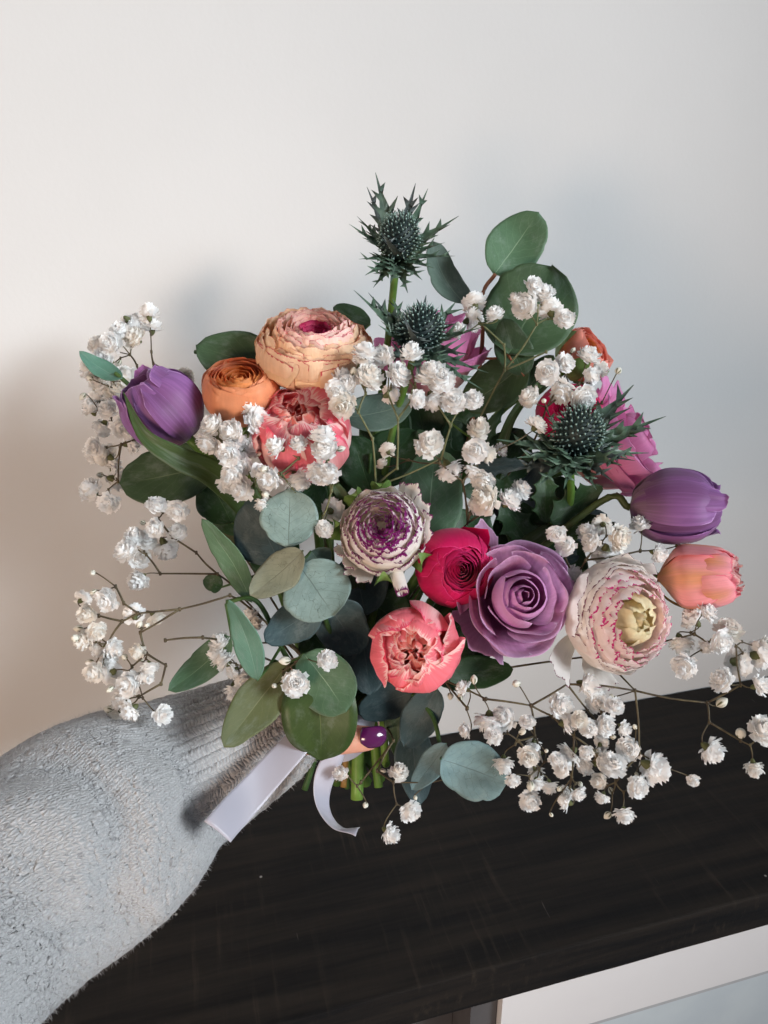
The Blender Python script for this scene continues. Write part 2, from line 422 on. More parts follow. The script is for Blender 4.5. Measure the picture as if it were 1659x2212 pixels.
hot_in = petal_mat('hot_pink_inner_petal', srgb(176, 6, 72), srgb(194, 14, 86), srgb(214, 60, 130), .02, .3, vein=.25, trans=.22, rough=.6)
pico = petal_mat('picotee_petal', srgb(248, 241, 230), srgb(251, 246, 240), srgb(116, 18, 92), .085, .8, root=srgb(251, 248, 238), stroke=30, var=.02, trans=.45, vein=.08)
pico_w = petal_mat('picotee_petal_wide_rim', srgb(250, 240, 232), srgb(248, 234, 234), srgb(128, 20, 108), .34, .45, stroke=10, var=.03, trans=.42, vein=.08)
pico_m = petal_mat('picotee_petal_mid_rim', srgb(252, 244, 238), srgb(251, 240, 238), srgb(124, 22, 104), .20, .6, stroke=13, var=.02, trans=.45, vein=.08)
pico_eye = petal_mat('picotee_centre_petal', srgb(214, 196, 190), srgb(140, 50, 110), srgb(96, 16, 80), .30, .6, stroke=20, var=.08)
white = petal_mat('white_ranunculus_petal', srgb(253, 247, 238), srgb(253, 247, 242), srgb(110, 24, 70), .020, .9, root=srgb(253, 248, 234), stroke=22, var=.02, trans=.46, vein=.06)
white_p = petal_mat('white_petal_pink_rim', srgb(253, 240, 234), srgb(252, 234, 232), srgb(204, 44, 126), .10, .97, stroke=13, var=.02, trans=.46, vein=.06)
white_eye = petal_mat('cream_centre_petal', srgb(232, 222, 176), srgb(240, 226, 186), None, vein=.12, var=.06)
lilac = petal_mat('lilac_petal', srgb(210, 150, 192), srgb(216, 168, 208), srgb(232, 204, 232), .03, .4, root=srgb(178, 108, 156), vein=.34, trans=.42)
lilac_in = petal_mat('lilac_inner_petal', srgb(202, 138, 184), srgb(208, 150, 196), srgb(228, 190, 224), .025, .3, vein=.16, trans=.22)
pinkl = petal_mat('pink_lilac_petal', srgb(224, 130, 172), srgb(222, 142, 192), srgb(196, 92, 140), .02, .5, root=srgb(222, 176, 164), vein=.2, trans=.3)
coral = petal_mat('coral_petal', srgb(246, 116, 130), srgb(248, 138, 150), srgb(253, 212, 206), .07, .7, root=srgb(248, 176, 140), vein=.3, trans=.42)
coral_out = petal_mat('coral_outer_petal', srgb(246, 150, 148), srgb(248, 152, 162), srgb(240, 88, 118), .06, .8, root=srgb(242, 178, 136), mid=srgb(252, 212, 206), vein=.35, trans=.22)
coral_heart = petal_mat('coral_heart_petal', srgb(246, 126, 124), srgb(249, 150, 142), srgb(252, 205, 194), .07, .6, root=srgb(244, 170, 110), vein=.25, trans=.42)
purple = petal_mat('purple_tulip_petal', srgb(142, 92, 146), srgb(152, 102, 162), srgb(190, 146, 198), .03, .5, root=srgb(146, 118, 132), mid=srgb(132, 86, 134), vein=.5, trans=.3, rough=.5)
salmon = petal_mat('salmon_tulip_petal', srgb(246, 170, 164), srgb(247, 160, 168), srgb(236, 120, 140), .03, .5, root=srgb(236, 172, 112), mid=srgb(240, 168, 122), vein=.35, trans=.22)
PI = math.pi

# --- large peach ranunculus, looking up
fl = Flower('ranunculus', 'large peach ranunculus with rose-pink eye beneath the topmost leaves, left of the thistles', 'flower', 680, 744, .425, 124, (.08, .78, .62), seed=3, base_z=-.7)
out = [(6, [(.1, -.75), (.55, -.68), (.92, -.40), (1.0, -.05), (.96, .10)], .75, peach, dict(wave=.02, tip=.12, jag=.01)),
       (7, [(.1, -.7), (.6, -.6), (.93, -.30), (.98, .02), (.93, .16)], .62, peach, dict(wave=.02, tip=.12, jag=.015))]
lay = []
for i, (rr, rz) in enumerate([(.90, .14), (.84, .22), (.77, .29), (.69, .35), (.61, .39), (.53, .42)]):
    lay.append((10 - i // 2, rr, rz, .085, peach if i < 4 else peach_in, dict(tip=.14, jag=.05, wave=.02, skew=.05, nu=12)))
for i, (rr, rz) in enumerate([(.46, .42), (.39, .40), (.32, .36)]):
    lay.append((7, rr, rz, .06, peach_in, dict(tip=.16, jag=.05, skew=.06)))
for rr, rz in [(.27, .32), (.21, .28), (.15, .25), (.08, .22)]:
    lay.append((5, rr, rz, .04, peach_eye, dict(jag=.03)))
ranunculus(fl, out, None, lay, None)

# --- orange ranunculus
fl = Flower('ranunculus', 'smooth orange cupped ranunculus between the left purple tulip and the coral tulip', 'flower', 519, 846, .420, 80, (.02, .72, .68), seed=5, base_z=-.75)
ball = [(.1, -.85), (.62, -.74), (.96, -.30), (1.02, .10), (.92, .42), (.80, .56)]
out = [(3, ball, 1.15, orange, dict(tip=.20, tp=2.2, nu=18, nv=16, wave=.02, skew=.04)), (3, [(a * .96, b * 1.04) for a, b in ball], 1.1, orange, dict(tip=.24, nu=18, nv=16, wave=.03, skew=.05)), (4, [(a * .90, b * 1.06) for a, b in ball], .9, orange, dict(tip=.26, nu=18, nv=16, wave=.03, skew=.06))]
lay = [(5, .70, .56, .14, orange, dict(tip=.28, nu=12)), (5, .60, .56, .13, orange, dict(tip=.28, nu=12)), (5, .50, .54, .12, orange_in, dict(tip=.25, nu=12)), (4, .40, .53, .11, orange_in, dict(tip=.25, nu=12)), (4, .30, .51, .10, orange_in, dict(tip=.2)), (4, .20, .50, .08, orange_in, {}), (3, .11, .48, .06, orange_in, {})]
ranunculus(fl, out, None, lay, None)

# --- orange ranunculus behind, right
fl = Flower('ranunculus', 'half hidden orange ranunculus with green sepals below the big eucalyptus leaf at upper right', 'flower', 1264, 766, .462, 58, (.60, .45, .55), seed=6, base_z=-.8)
out = [(3, ball, 1.15, apricot, dict(tip=.2, nu=14, nv=12, wave=.05, skew=.06)), (3, [(a * .93, b * .97) for a, b in ball], 1.1, apricot, dict(tip=.2, nu=14, nv=12, wave=.05, skew=.06))]
lay = [(5, .62, .50, .16, apricot, dict(wave=.03)), (5, .5, .46, .14, apricot, {}), (5, .38, .42, .12, orange_in, {}), (4, .26, .40, .1, orange_in, {}), (4, .14, .38, .06, orange_in, {})]
ranunculus(fl, out, None, lay, None)
for i in range(5):
    fl.petal(M['sepal'], [(.1, -.95), (.7, -.84), (1.06, -.35), (1.08, .1), (1.0, .42)], i * 1.257, .42, name='sepal', tip=.6, tp=1.6, base_w=.8, cup=.06)

# --- hot pink ranunculus, front
fl = Flower('ranunculus', 'round hot pink ranunculus between the white-purple ranunculus and the lilac rose', 'flower', 980, 1226, .408, 82, (.22, -.02, 1), seed=8, base_z=-.9)
ball2 = [(.1, -.9), (.66, -.74), (.98, -.25), (1.0, .2), (.82, .58), (.58, .78)]
out = [(3, ball2, 1.2, hot, dict(tip=.24, tp=2.2, nu=16, nv=14, wave=.03, jag=.01, skew=.05)), (3, [(a * .96, b * 1.0) for a, b in ball2], 1.1, hot, dict(tip=.22, nu=16, nv=14, wave=.03, jag=.01, skew=.05)), (4, [(a * .88, b * 1.0) for a, b in ball2], .95, hot, dict(tip=.25, nu=16, nv=14, wave=.03, jag=.01, skew=.06))]
lay = [(4, .52, .76, .20, hot, {}), (4, .45, .76, .17, hot_in, {}), (4, .37, .74, .14, hot_in, {}), (4, .30, .73, .11, hot_in, {}), (3, .23, .71, .09, hot_in, {}), (3, .16, .69, .07, hot_in, {}), (3, .10, .68, .05, hot_in, {}), (3, .05, .66, .03, hot_in, {})]
ranunculus(fl, out, None, lay, None)
fl.petal(hot, [(.1, -.9), (.66, -.72), (1.0, -.2), (1.16, .16), (1.26, .36)], .9, .5, nu=12, nv=12, tip=.5, tp=1.3, wave=.03)

# --- hot pink ranunculus behind the right thistle
fl = Flower('ranunculus', 'hot pink ranunculus mostly hidden behind the right thistle', 'flower', 1228, 898, .462, 70, (-.1, .35, 1), seed=9, base_z=-.9)
out = [(4, ball2, 1.0, hot, dict(tip=.14, nu=12, nv=12, wave=.05, jag=.02)), (5, [(a * .9, b * .95) for a, b in ball2], .9, hot, dict(tip=.12, nu=12, nv=12, wave=.05, jag=.02))]
ranunculus(fl, out, None, [(5, .5, .7, .2, hot, dict(wave=.04)), (5, .38, .68, .14, hot_in, dict(wave=.03)), (4, .25, .66, .1, hot_in, {}), (4, .12, .62, .06, hot_in, {})], None)

# --- white ranunculus with purple rims, centre
fl = Flower('ranunculus', 'white ranunculus with dark purple rims and one rolled petal at the bouquet centre', 'flower', 828, 1146, .398, 90, (-.06, .30, .95), seed=11, base_z=-.8)
out = [(5, [(.1, -.85), (.6, -.72), (.98, -.35), (1.04, .02), (1.0, .22)], .72, pico, dict(tip=.16, nu=12, nv=12, wave=.04, jag=.03)),
       (6, [(.1, -.8), (.6, -.62), (.93, -.2), (.95, .15), (.86, .36)], .62, pico, dict(tip=.14, nu=12, nv=12, wave=.03, jag=.03))]
lay = []
for rr, rz in [(.84, .34), (.74, .46)]: lay.append((6, rr, rz, .12, pico if rr > .8 else pico_m, dict(jag=.05, wave=.03, skew=.06, nu=12, tip=.2)))
for rr, rz in [(.64, .54), (.54, .59), (.45, .62)]: lay.append((6, rr, rz, .11, pico_m if rr > .62 else pico_w, dict(jag=.07, wave=.03, skew=.07, nu=12)))
for rr, rz in [(.36, .62), (.27, .61), (.19, .59), (.11, .56)]: lay.append((5, rr, rz, .09, pico_w if rr > .2 else pico_eye, dict(jag=.07, wave=.03, skew=.08)))
ranunculus(fl, out, None, lay, None)
# flared upright petals at its right, two below, and the rolled one
for ph, hw, pr, kw in [(.55, .30, [(.1, -.8), (.6, -.6), (.98, -.3), (1.15, .0), (1.22, .25)], dict(jag=.10, wave=.05)),
                       (1.02, .24, [(.1, -.8), (.6, -.6), (1.02, -.3), (1.22, .0), (1.33, .22)], dict(jag=.12, wave=.04)),
                       (.10, .38, [(.1, -.8), (.6, -.6), (.96, -.3), (1.10, .0), (1.16, .25)], dict(jag=.03, wave=.05)),
                       (3.75, .34, [(.1, -.8), (.6, -.68), (1.0, -.42), (1.22, -.1), (1.20, .06)], dict(jag=.03, wave=.07)),
                       (4.20, .28, [(.1, -.8), (.6, -.72), (1.0, -.50), (1.28, -.28), (1.34, -.02)], dict(jag=.03, wave=.07))]:
    fl.petal(pico, pr, ph, hw, nu=14, nv=12, tip=.10, tp=3, **kw)
t = np.linspace(0, 1, 13)[:, None]; a = np.linspace(-2.75, 2.75, 17)[None, :]
axis0 = np.array([.22, -.72, -.25]); axd = np.array([.26, -.80, .22])
ex = np.array([.93, .30, 0]); ey = np.array([-.10, .26, .95])
rad = .19 - .03 * t
cen = axis0 + t[..., None] * axd
pts = cen + ((np.cos(a) * rad)[..., None] * ex + (np.sin(a) * rad)[..., None] * -ey)
uv = np.stack([np.broadcast_to((a + 2.75) / 5.5, (13, 17)), np.broadcast_to(t, (13, 17))], -1)
fl.free(pico, pts, uv, 'rolled_petal')
for ph, off in [(-.62, .0), (3.05, .0), (1.65, .1), (2.25, .1), (4.75, -.1)]:
    fl.petal(M['sepal'], [(.15, -.85), (.7, -.72), (1.06, -.42), (1.20, -.12), (1.16, .14), (1.04, .20)], ph, .20, name='sepal', tip=.5, tp=1.5, base_w=.9, cup=.15)

# --- white ranunculus with pink flecks, right
fl = Flower('ranunculus', 'open white ranunculus with pink-flecked rims and cream heart beside the lilac rose', 'flower', 1345, 1335, .400, 118, (.40, .02, .92), seed=13, base_z=-.75)
out = [(5, [(.1, -.8), (.6, -.72), (.96, -.45), (1.02, -.12), (.98, .06)], .75, white, dict(tip=.12, nu=14, nv=12, wave=.035, jag=.012)),
       (5, [(.1, -.75), (.6, -.66), (.94, -.38), (1.0, -.04), (.94, .12)], .72, white, dict(tip=.12, nu=14, nv=12, wave=.03, jag=.012)),
       (6, [(.1, -.7), (.6, -.58), (.90, -.28), (.95, .04), (.88, .20)], .62, white, dict(tip=.12, nu=12, nv=12, wave=.025, jag=.012))]
lay = []
for rr, rz in [(.82, .24), (.71, .37), (.61, .46), (.51, .51)]: lay.append((8, rr, rz, .11, white_p, dict(jag=.07, wave=.025, skew=.06, nu=12)))
ranunculus(fl, out, None, lay, None)
r = fl.r
for i, (rr, rz, ph, hw) in enumerate([(.36, .40, 4.4, .9), (.40, .34, 5.2, .8), (.30, .38, 3.4, .9), (.36, .36, .4, .8), (.26, .34, 1.6, 1.0), (.22, .36, 5.0, 1.0), (.12, .44, 2.8, 1.2), (.14, .36, .6, 1.2), (.38, .42, 1.3, .7)]):
    fl.petal(white_eye, [(.05, -.5), (rr * .9, -.1), (rr * 1.25, .12), (rr, rz), (rr * .55, rz + .08)], ph, hw, nu=10, nv=10, tip=.2, tp=2, wave=.03, off=(.08, .0, 0))
fl.petal(white, [(.1, -.75), (.6, -.78), (1.0, -.72), (1.3, -.55), (1.56, -.36)], 3.85, .23, nu=14, nv=12, tip=.05, tp=4, wave=.02, jag=.03, base_w=.7)
fl.petal(white, [(.1, -.75), (.6, -.72), (1.0, -.62), (1.2, -.42), (1.34, -.22)], 4.55, .30, nu=14, nv=12, tip=.12, tp=3, wave=.04, jag=.03, base_w=.7)
fl.petal(white, [(.1, -.75), (.6, -.66), (.98, -.42), (1.12, -.1), (1.12, .1)], 1.35, .62, nu=14, nv=12, tip=.14, tp=3, wave=.05, jag=.02)
fl.petal(white, [(.1, -.75), (.6, -.66), (.98, -.42), (1.08, -.1), (1.10, .12)], 2.85, .55, nu=14, nv=12, tip=.14, tp=3, wave=.04, jag=.02)

# --- roses
def rose(fl, m_out, m_in, N=0, extra=(), wv=.03):
    r = fl.r; ph = 0.3
    tight = [.045, .08, .115, .15, .19, .23, .275, .32, .37, .42]
    wide = [(.60, .58, .05), (.64, .56, .05), (.68, .54, .06), (.76, .46, .08), (.81, .42, .09), (.86, .36, .10), (.91, .26, .12), (.95, .18, .13), (.97, .12, .13), (1.0, .06, .14), (1.01, .0, .14), (1.03, -.06, .14)]
    if N: tight = tight[1::2]; wide = wide[::2] + wide[-4:]
    for q in tight:
        q *= r.uniform(.94, 1.06); z = .74 - .10 * q + r.uniform(-.02, .02); bl = .05 + .16 * q
        pr = [(.05, -.6), (q * .7 + bl * .6, -.2), (q + bl, .25), (q + bl * .75, z - .14), (q + bl * .15, z - .02), (q + .012, z + .008)]
        fl.petal(m_in, pr, ph, 1.3, nu=20, nv=18, tip=.28, tp=2.3, point=.06, base_w=.6, wave=.008, wn=1.1, jag=.003, lean=.2, skew=.05); ph += 2.4 + r.uniform(-.25, .25)
    for q, z, cu in wide:
        q *= r.uniform(.95, 1.05); z += r.uniform(-.04, .04)
        pr = [(.08, -.85), (q * .58, -.62), (q * .82, -.18), (q * .93, z - .24), (q * .99, z - .07), (q + cu * .35, z + .005), (q + cu * .6, z - cu * .08)]
        off = (r.uniform(-.04, .04), r.uniform(-.04, .04), 0)
        fl.petal(m_out, pr, ph, 1.05 if q < .8 else .95, nu=22, nv=20, tip=.24, tp=2.2, point=.07, base_w=.6, wave=wv + .012, wn=1.0 + 7 * max(0, wv - .03), jag=.006, lean=.15, off=off, skew=.05); ph += 2.4 + r.uniform(-.2, .2)
    for e in extra: fl.petal(m_out, *e[:3], nu=18, nv=14, **e[3])
fl = Flower('rose', 'large lilac rose facing forward between the hot pink and white ranunculus', 'flower', 1116, 1294, .400, 116, (.06, .22, 1), seed=21, base_z=-.9)
rose(fl, lilac, lilac_in, extra=[([(.1, -.85), (.6, -.8), (1.0, -.62), (1.3, -.35), (1.62, -.1)], 2.0, .26, dict(tip=.25, tp=1.6, wave=.06)),
                                  ([(.1, -.85), (.6, -.7), (.95, -.45), (1.15, -.25), (1.22, -.05)], 3.9, .6, dict(tip=.2, wave=.05)),
                                  ([(.1, -.85), (.6, -.7), (.95, -.45), (1.12, -.2), (1.14, .05)], .35, .6, dict(tip=.2, wave=.04))])
fl = Flower('rose', 'pink rose seen from the side behind the right thistle, at the outer edge', 'flower', 1322, 962, .470, 112, (.70, .40, .42), seed=23, base_z=-.9)
rose(fl, pinkl, pinkl, 15, wv=.085, extra=[([(.1, -.85), (.55, -.55), (.82, -.05), (.98, .32), (1.12, .48), (1.30, .50)], a_, .42, dict(tip=.22, tp=1.8, wave=.10, wn=1.7, skew=.08)) for a_ in (.2, 1.0, 1.9, 2.8, 3.6, 4.5, 5.4)])
fl = Flower('rose', 'pink lilac rose half hidden behind the lower of the two upper thistles', 'flower', 925, 760, .470, 118, (-.05, .75, .35), seed=25, base_z=-.9)
rose(fl, pinkl, pinkl, 15, wv=.085)

# --- purple tulips
EGG = [(.12, -1.0), (.60, -.88), (.94, -.42), (1.0, .12), (.88, .60), (.60, .92), (.40, 1.04)]
def tulip(fl, m, long=1.0):
    r = fl.r; egg = [(a, b * long) for a, b in EGG]
    for i in range(3):
        fl.petal(m, [(a * .90, b * 1.0) for a, b in egg], 1.05 + i * 2.094 + r.uniform(-.15, .15), .85, nu=18, nv=20, tip=.14, tp=2.0, base_w=.9, wave=.02, skew=.04)
    for i in range(3):
        k2 = r.uniform(.98, 1.05); k3 = r.uniform(.92, 1.03)
        fl.petal(m, [(a * k2, b * k3) for a, b in egg], i * 2.094 + r.uniform(-.2, .2), .92, nu=20, nv=20, tip=.24, tp=1.7, base_w=.85, wave=.03, skew=.10, wn=1.0, cup=.03)
    for a_ in (0.4, 2.3, 4.4):
        fl.petal(m, egg[:5] + [(.76, .90 * long), (.70, 1.04 * long), (.74, 1.12 * long)], a_ + r.uniform(-.3, .3), .46, nu=14, nv=20, tip=.26, tp=1.6, base_w=.8, wave=.03, skew=.06)
    k0 = r.uniform(0, 6)
    for i in range(3):
        k2 = r.uniform(1.03, 1.07)
        fl.petal(m, [(a * k2, b * r.uniform(.86, .98)) for a, b in egg], k0 + i * 2.0, .42, nu=14, nv=18, tip=.30, tp=1.6, base_w=.8, wave=.02, skew=-.08)
fl = Flower('tulip', 'closed purple tulip at the far left, crossed by a green leaf blade', 'flower', 352, 886, .425, 81, (-.52, .66, .50), seed=31, base_z=-1.0)
tulip(fl, purple)
fl = Flower('tulip', 'closed purple tulip at the far right, lying sideways above the salmon tulip', 'flower', 1455, 1098, .425, 77, (1.0, -.02, .24), roll=.5, seed=33, base_z=-1.15, bend=.10, stem_r=.0021, stem_mat=M['stem_olive'])
tulip(fl, purple, 1.16)

# --- double tulips
def double_tulip(fl, m_out, m_in, heart, open_=1.0):
    r = fl.r; cup = [(.12, -1.0), (.66, -.84), (.97, -.30), (.99, .22), (.84, .62), (.62, .84)]
    for i in range(6):
        k2 = r.uniform(.92, 1.06); k3 = r.uniform(.78, 1.02)
        fl.petal(m_out, [(a * k2, b * k3) for a, b in cup], i * 1.047 + r.uniform(-.25, .25), r.uniform(.6, .85), nu=18, nv=18, tip=.34, tp=1.8, base_w=.75, wave=.045, wn=1.1, jag=.015, skew=.07, cup=r.uniform(-.06, .04))
    for k2, (n, rr, rz) in enumerate([(6, .76, .74), (6, .62, .78), (6, .48, .80), (5, .34, .80), (4, .20, .78), (3, .09, .74)]):
        for i in range(n):
            q = rr * open_ * r.uniform(.85, 1.12); z = rz + r.uniform(-.14, .10)
            pr = [(.08, -.85), (q * .7, -.5), (q * 1.15, .0), (q * 1.2 + .04, z * .6), (q * 1.02 + .02, z * .9), (q * r.uniform(.35, .8), z)]
            fl.petal(m_in if k2 < 3 else heart, pr, i * 6.283 / n + k2 * .7 + r.uniform(-.35, .35), r.uniform(.75, 1.1), nu=14, nv=14, tip=.26, tp=1.9, base_w=.7, wave=.055, wn=1.5, jag=.02, cup=r.uniform(-.06, .10), skew=r.uniform(-.1, .1), off=(r.uniform(-.06, .06), r.uniform(-.06, .06), 0))
fl = Flower('double_tulip', 'coral pink double tulip behind baby\'s breath, under the orange ranunculus', 'flower', 655, 944, .418, 104, (-.08, .46, .78), seed=41, base_z=-1.0)
double_tulip(fl, coral_out, coral, coral_heart)
fl = Flower('double_tulip', 'ruffled coral pink double tulip lowest of the flowers, above the stems', 'flower', 893, 1398, .398, 92, (-.02, .04, 1), seed=43, base_z=-1.0)
double_tulip(fl, coral_out, coral, coral_heart)
fl = Flower('double_tulip', 'salmon pink double tulip lying sideways at the right edge below the purple tulip', 'flower', 1512, 1244, .415, 68, (.88, .08, .46), seed=45, base_z=-1.25)
eggd = [(.12, -1.3), (.62, -1.1), (.98, -.55), (1.0, .05), (.82, .65), (.62, 1.0)]
for i in range(4):
    fl.petal(salmon, [(a * fl.r.uniform(.97, 1.04), b * fl.r.uniform(.8, 1.0)) for a, b in eggd], i * 1.571, .88, nu=16, nv=16, tip=.30, tp=1.7, base_w=.8, wave=.045, skew=.09)
for k2, (n, rr, rz) in enumerate([(5, .80, 1.0), (5, .64, 1.10), (5, .46, 1.14), (4, .28, 1.12), (3, .12, 1.05)]):
    for i in range(n):
        q = rr * fl.r.uniform(.9, 1.1); z = rz + fl.r.uniform(-.1, .15)
        fl.petal(coral if k2 else salmon, [(.08, -.85), (q * .8, -.4), (q * 1.2, .2), (q * 1.05, z * .75), (q * .8, z)], i * 6.28 / n + k2, .7, nu=12, nv=12, tip=.25, tp=1.8, wave=.04, jag=.02)
sp_ = [(.12, -1.3), (.66, -1.12), (1.03, -.55), (1.06, .0), (1.04, .45)]
fl.petal(petal_mat('greenish_petal_streak', srgb(190, 160, 80), srgb(150, 140, 60), None), sp_, -1.45, .16, name='green_streak_petal', nu=8, nv=12, tip=.6, tp=1.4, base_w=1.0)

# ------------------------------------------------------------------ sea holly thistles
k = Nt('sea_holly_bract'); vec, u, v = k.uv(); nn = k.noise(k.obj(), 120.0, 4.0)
c_ = k.math('ABSOLUTE', k.math('SUBTRACT', u, .5))
col = k.mix(k.ramp(nn, .3, .7), srgb(62, 84, 68), srgb(94, 116, 94))
col = k.mix(k.math('MULTIPLY', k.ramp(c_, .0, .07, 1, 0), .5), col, srgb(120, 138, 126))
col = k.mix(k.math('MULTIPLY', k.ramp(k.rand(), .6, 1.0), .5), col, srgb(84, 76, 92))
k.bump(nn, .2, .0005); M['bract'] = k.done(col, .42, .4, .06)
k = Nt('sea_holly_floret'); vec, u, v = k.uv()
col = k.mix(k.ramp(v, .2, .85), srgb(40, 54, 54), srgb(92, 118, 110)); col = k.mix(k.ramp(v, .84, .97), col, srgb(160, 184, 176))
M['floret'] = k.done(col, .55, .3)
M['core'] = plain('sea_holly_core', srgb(30, 42, 42), srgb(46, 60, 58), 200)

def bract_mesh(L, W, seed, bow=.12):
    r = random.Random(seed); v, f, uv = [], [], []
    n = 12
    for i in range(n + 1):
        t = i / n; w = W * (.35 + .65 * math.sin(math.pi * min(1, t * 1.15 + .12)) ) * (1 - t ** 3) + W * .03
        z = bow * L * (t ** 2) ; 
        for s in (-1, 0, 1):
            v.append((s * w, t * L, z + (abs(s) * w * .45))); uv.append((.5 + .5 * s, t))
    for i in range(n):
        for s in (0, 1): f.append((i * 3 + s, i * 3 + s + 1, i * 3 + s + 4, i * 3 + s + 3))
    for s in (-1, 1):
        for j in range(4):
            t = .22 + .17 * j + r.uniform(-.04, .04); i = min(n - 1, int(t * n)); q = s + 1
            a, b = i * 3 + q, (i + 1) * 3 + q
            pa, pb = Vector(v[a]), Vector(v[b]); m = (pa + pb) / 2
            l = W * r.uniform(.9, 1.7) * (1.15 - t * .5)
            tipp = m + Vector((s * l * .75, l * .95, l * r.uniform(.1, .5)))
            v.append(tuple(tipp)); uv.append((.5 + .5 * s, t)); f.append((a, b, len(v) - 1) if s > 0 else (b, a, len(v) - 1))
            # second facet gives the spine some thickness at its root
            v.append(tuple(m - Vector((s * W * .35, 0, 0)) + Vector((0, 0, W * .12)))); uv.append((.5 + .3 * s, t)); f.append((a, len(v) - 1, len(v) - 2)); f.append((len(v) - 1, b, len(v) - 2))
    return mesh_from('bract', v, f, uv)

def head_meshes(rw, rh, seed, N=210):
    r = random.Random(seed); T = ([], [], [])
    def spike(p, d, L, r0, flare):
        v, f, uv = T; x = d.cross(Vector((.3, .7, .2))).normalized(); y = d.cross(x); b0 = len(v)
        prof = [(0, r0, 0), (.62, r0 * .75, .55), (.8, r0 * flare, .86), (1.0, r0 * .25, 1.0)]
        for h, rr, vv in prof:
            for i in range(5):
                a = 1.2566 * i; v.append(p + d * L * h + (x * math.cos(a) + y * math.sin(a)) * rr); uv.append((i / 5, vv))
        for j in range(3):
            for i in range(5):
                q = (i + 1) % 5; f.append((b0 + j * 5 + i, b0 + j * 5 + q, b0 + j * 5 + 5 + q, b0 + j * 5 + 5 + i))
        f.append(tuple(b0 + 15 + i for i in range(5)))
    for i in range(N):
        h = 1 - 1.72 * (i + .5) / N; a = i * 2.39996
        q = math.sqrt(max(0, 1 - h * h)); nrm = Vector((math.cos(a) * q, math.sin(a) * q, h))
        p = Vector((nrm.x * rw * .78, nrm.y * rw * .78, nrm.z * rh * .80))
        d = (nrm + Vector((0, 0, .35))).normalized() + Vector((r.uniform(-.1, .1), r.uniform(-.1, .1), r.uniform(-.1, .1)))
        spike(p, d.normalized(), rw * r.uniform(.26, .34), rw * .036, 1.35)
        if i % 1 == 0:
            d2 = (nrm + Vector((r.uniform(-.3, .3), r.uniform(-.3, .3), .2 + r.uniform(-.2, .3)))).normalized()
            spike(p, d2, rw * r.uniform(.34, .50), rw * .013, .6)
    fm = mesh_from('florets', *T)
    u = np.linspace(0, 2 * PI, 25)[None, :-1]; vv = np.linspace(0, PI, 13)[:, None]
    pts = np.stack([np.sin(vv) * np.cos(u) * rw * .8, np.sin(vv) * np.sin(u) * rw * .8, np.cos(vv) * rh * .82 + 0 * u], -1)
    uvs = np.zeros(pts.shape[:2] + (2,))
    return fm, grid('core', pts, uvs, True)

def thistle(x, y, d, rw, rh, face, tips, label, seed, spread=None, base_px=None):
    f = Vector(V3(*face)).normalized(); m = frame(f); c = P(x, y, d); s = px(1, d)
    root = thing('sea_holly', label, 'thistle', c); root.rotation_euler = m.to_euler()
    M4 = Matrix.Translation(c) @ m.to_4x4(); inv = M4.inverted()
    fm, cm = head_meshes(rw * s, rh * s, seed)
    h = link('flower_head', cm, M['core'], root)
    fo = link('florets', fm, M['floret'], h); fo['kind'] = 'stuff'
    base = c - f * rh * s * .86
    t = Tubes(); t.add([inv @ p for p in stem_path(base, f, spread, seed)], .0022, .0026, 10, 26); link('stem', t.build('stem'), M['stem'], root)
    r = random.Random(seed)
    for i, tp in enumerate(tips):
        tx, ty, dd = tp[:3]; wpx = tp[3] if len(tp) > 3 else 10
        tip = P(tx, ty, d + dd); a = (tip - base)
        L = a.length; yv = a.normalized(); out = (f - yv * f.dot(yv))
        zv = out.normalized() if out.length > .1 else (B - yv * B.dot(yv)).normalized()
        zv = (zv * .7 + (B - yv * B.dot(yv)) * .5 + V3(r.uniform(-.3, .3), r.uniform(-.3, .3), 0))
        zv = (zv - yv * zv.dot(yv)).normalized(); xv = yv.cross(zv)
        bm_ = Matrix.Translation(base) @ Matrix((xv, yv, zv)).transposed().to_4x4()
        b = link('bract', bract_mesh(L, px(wpx * 1.6, d), seed * 50 + i, -.04), M['bract'], root)
        b.matrix_basis = inv @ bm_
thistle(862, 516, .430, 44, 54, (.10, .80, .45), [(812, 368, .01, 11), (793, 398, .02, 9), (897, 390, .02, 11), (926, 402, .02, 8), (989, 462, .0, 11), (756, 480, .0, 9), (772, 462, .02, 7),
        (982, 548, -.01, 8), (960, 520, .0, 9), (776, 556, -.01, 8), (806, 618, -.01, 7), (880, 628, -.02, 8), (912, 600, -.02, 9), (845, 606, -.03, 9), (840, 440, .03, 9), (870, 445, .035, 8), (940, 575, -.02, 9), (790, 590, -.02, 8), (830, 500, -.03, 9)],
        'dark blue-green thistle standing highest in the bouquet against the wall', 51)
thistle(908, 716, .418, 52, 56, (.22, .80, .45), [(768, 622, .0, 12), (798, 628, .01, 10), (850, 640, .02, 12), (922, 634, .02, 12), (985, 650, .01, 13), (1038, 702, -.01, 13), (884, 692, -.04, 14), (1010, 760, -.02, 14),
        (960, 790, -.03, 12), (820, 700, -.01, 9), (1056, 800, -.01, 9), (1046, 838, .0, 8), (830, 770, -.02, 10), (905, 800, -.04, 10)],
        'thistle just below the topmost one, pink petals showing behind it', 53)
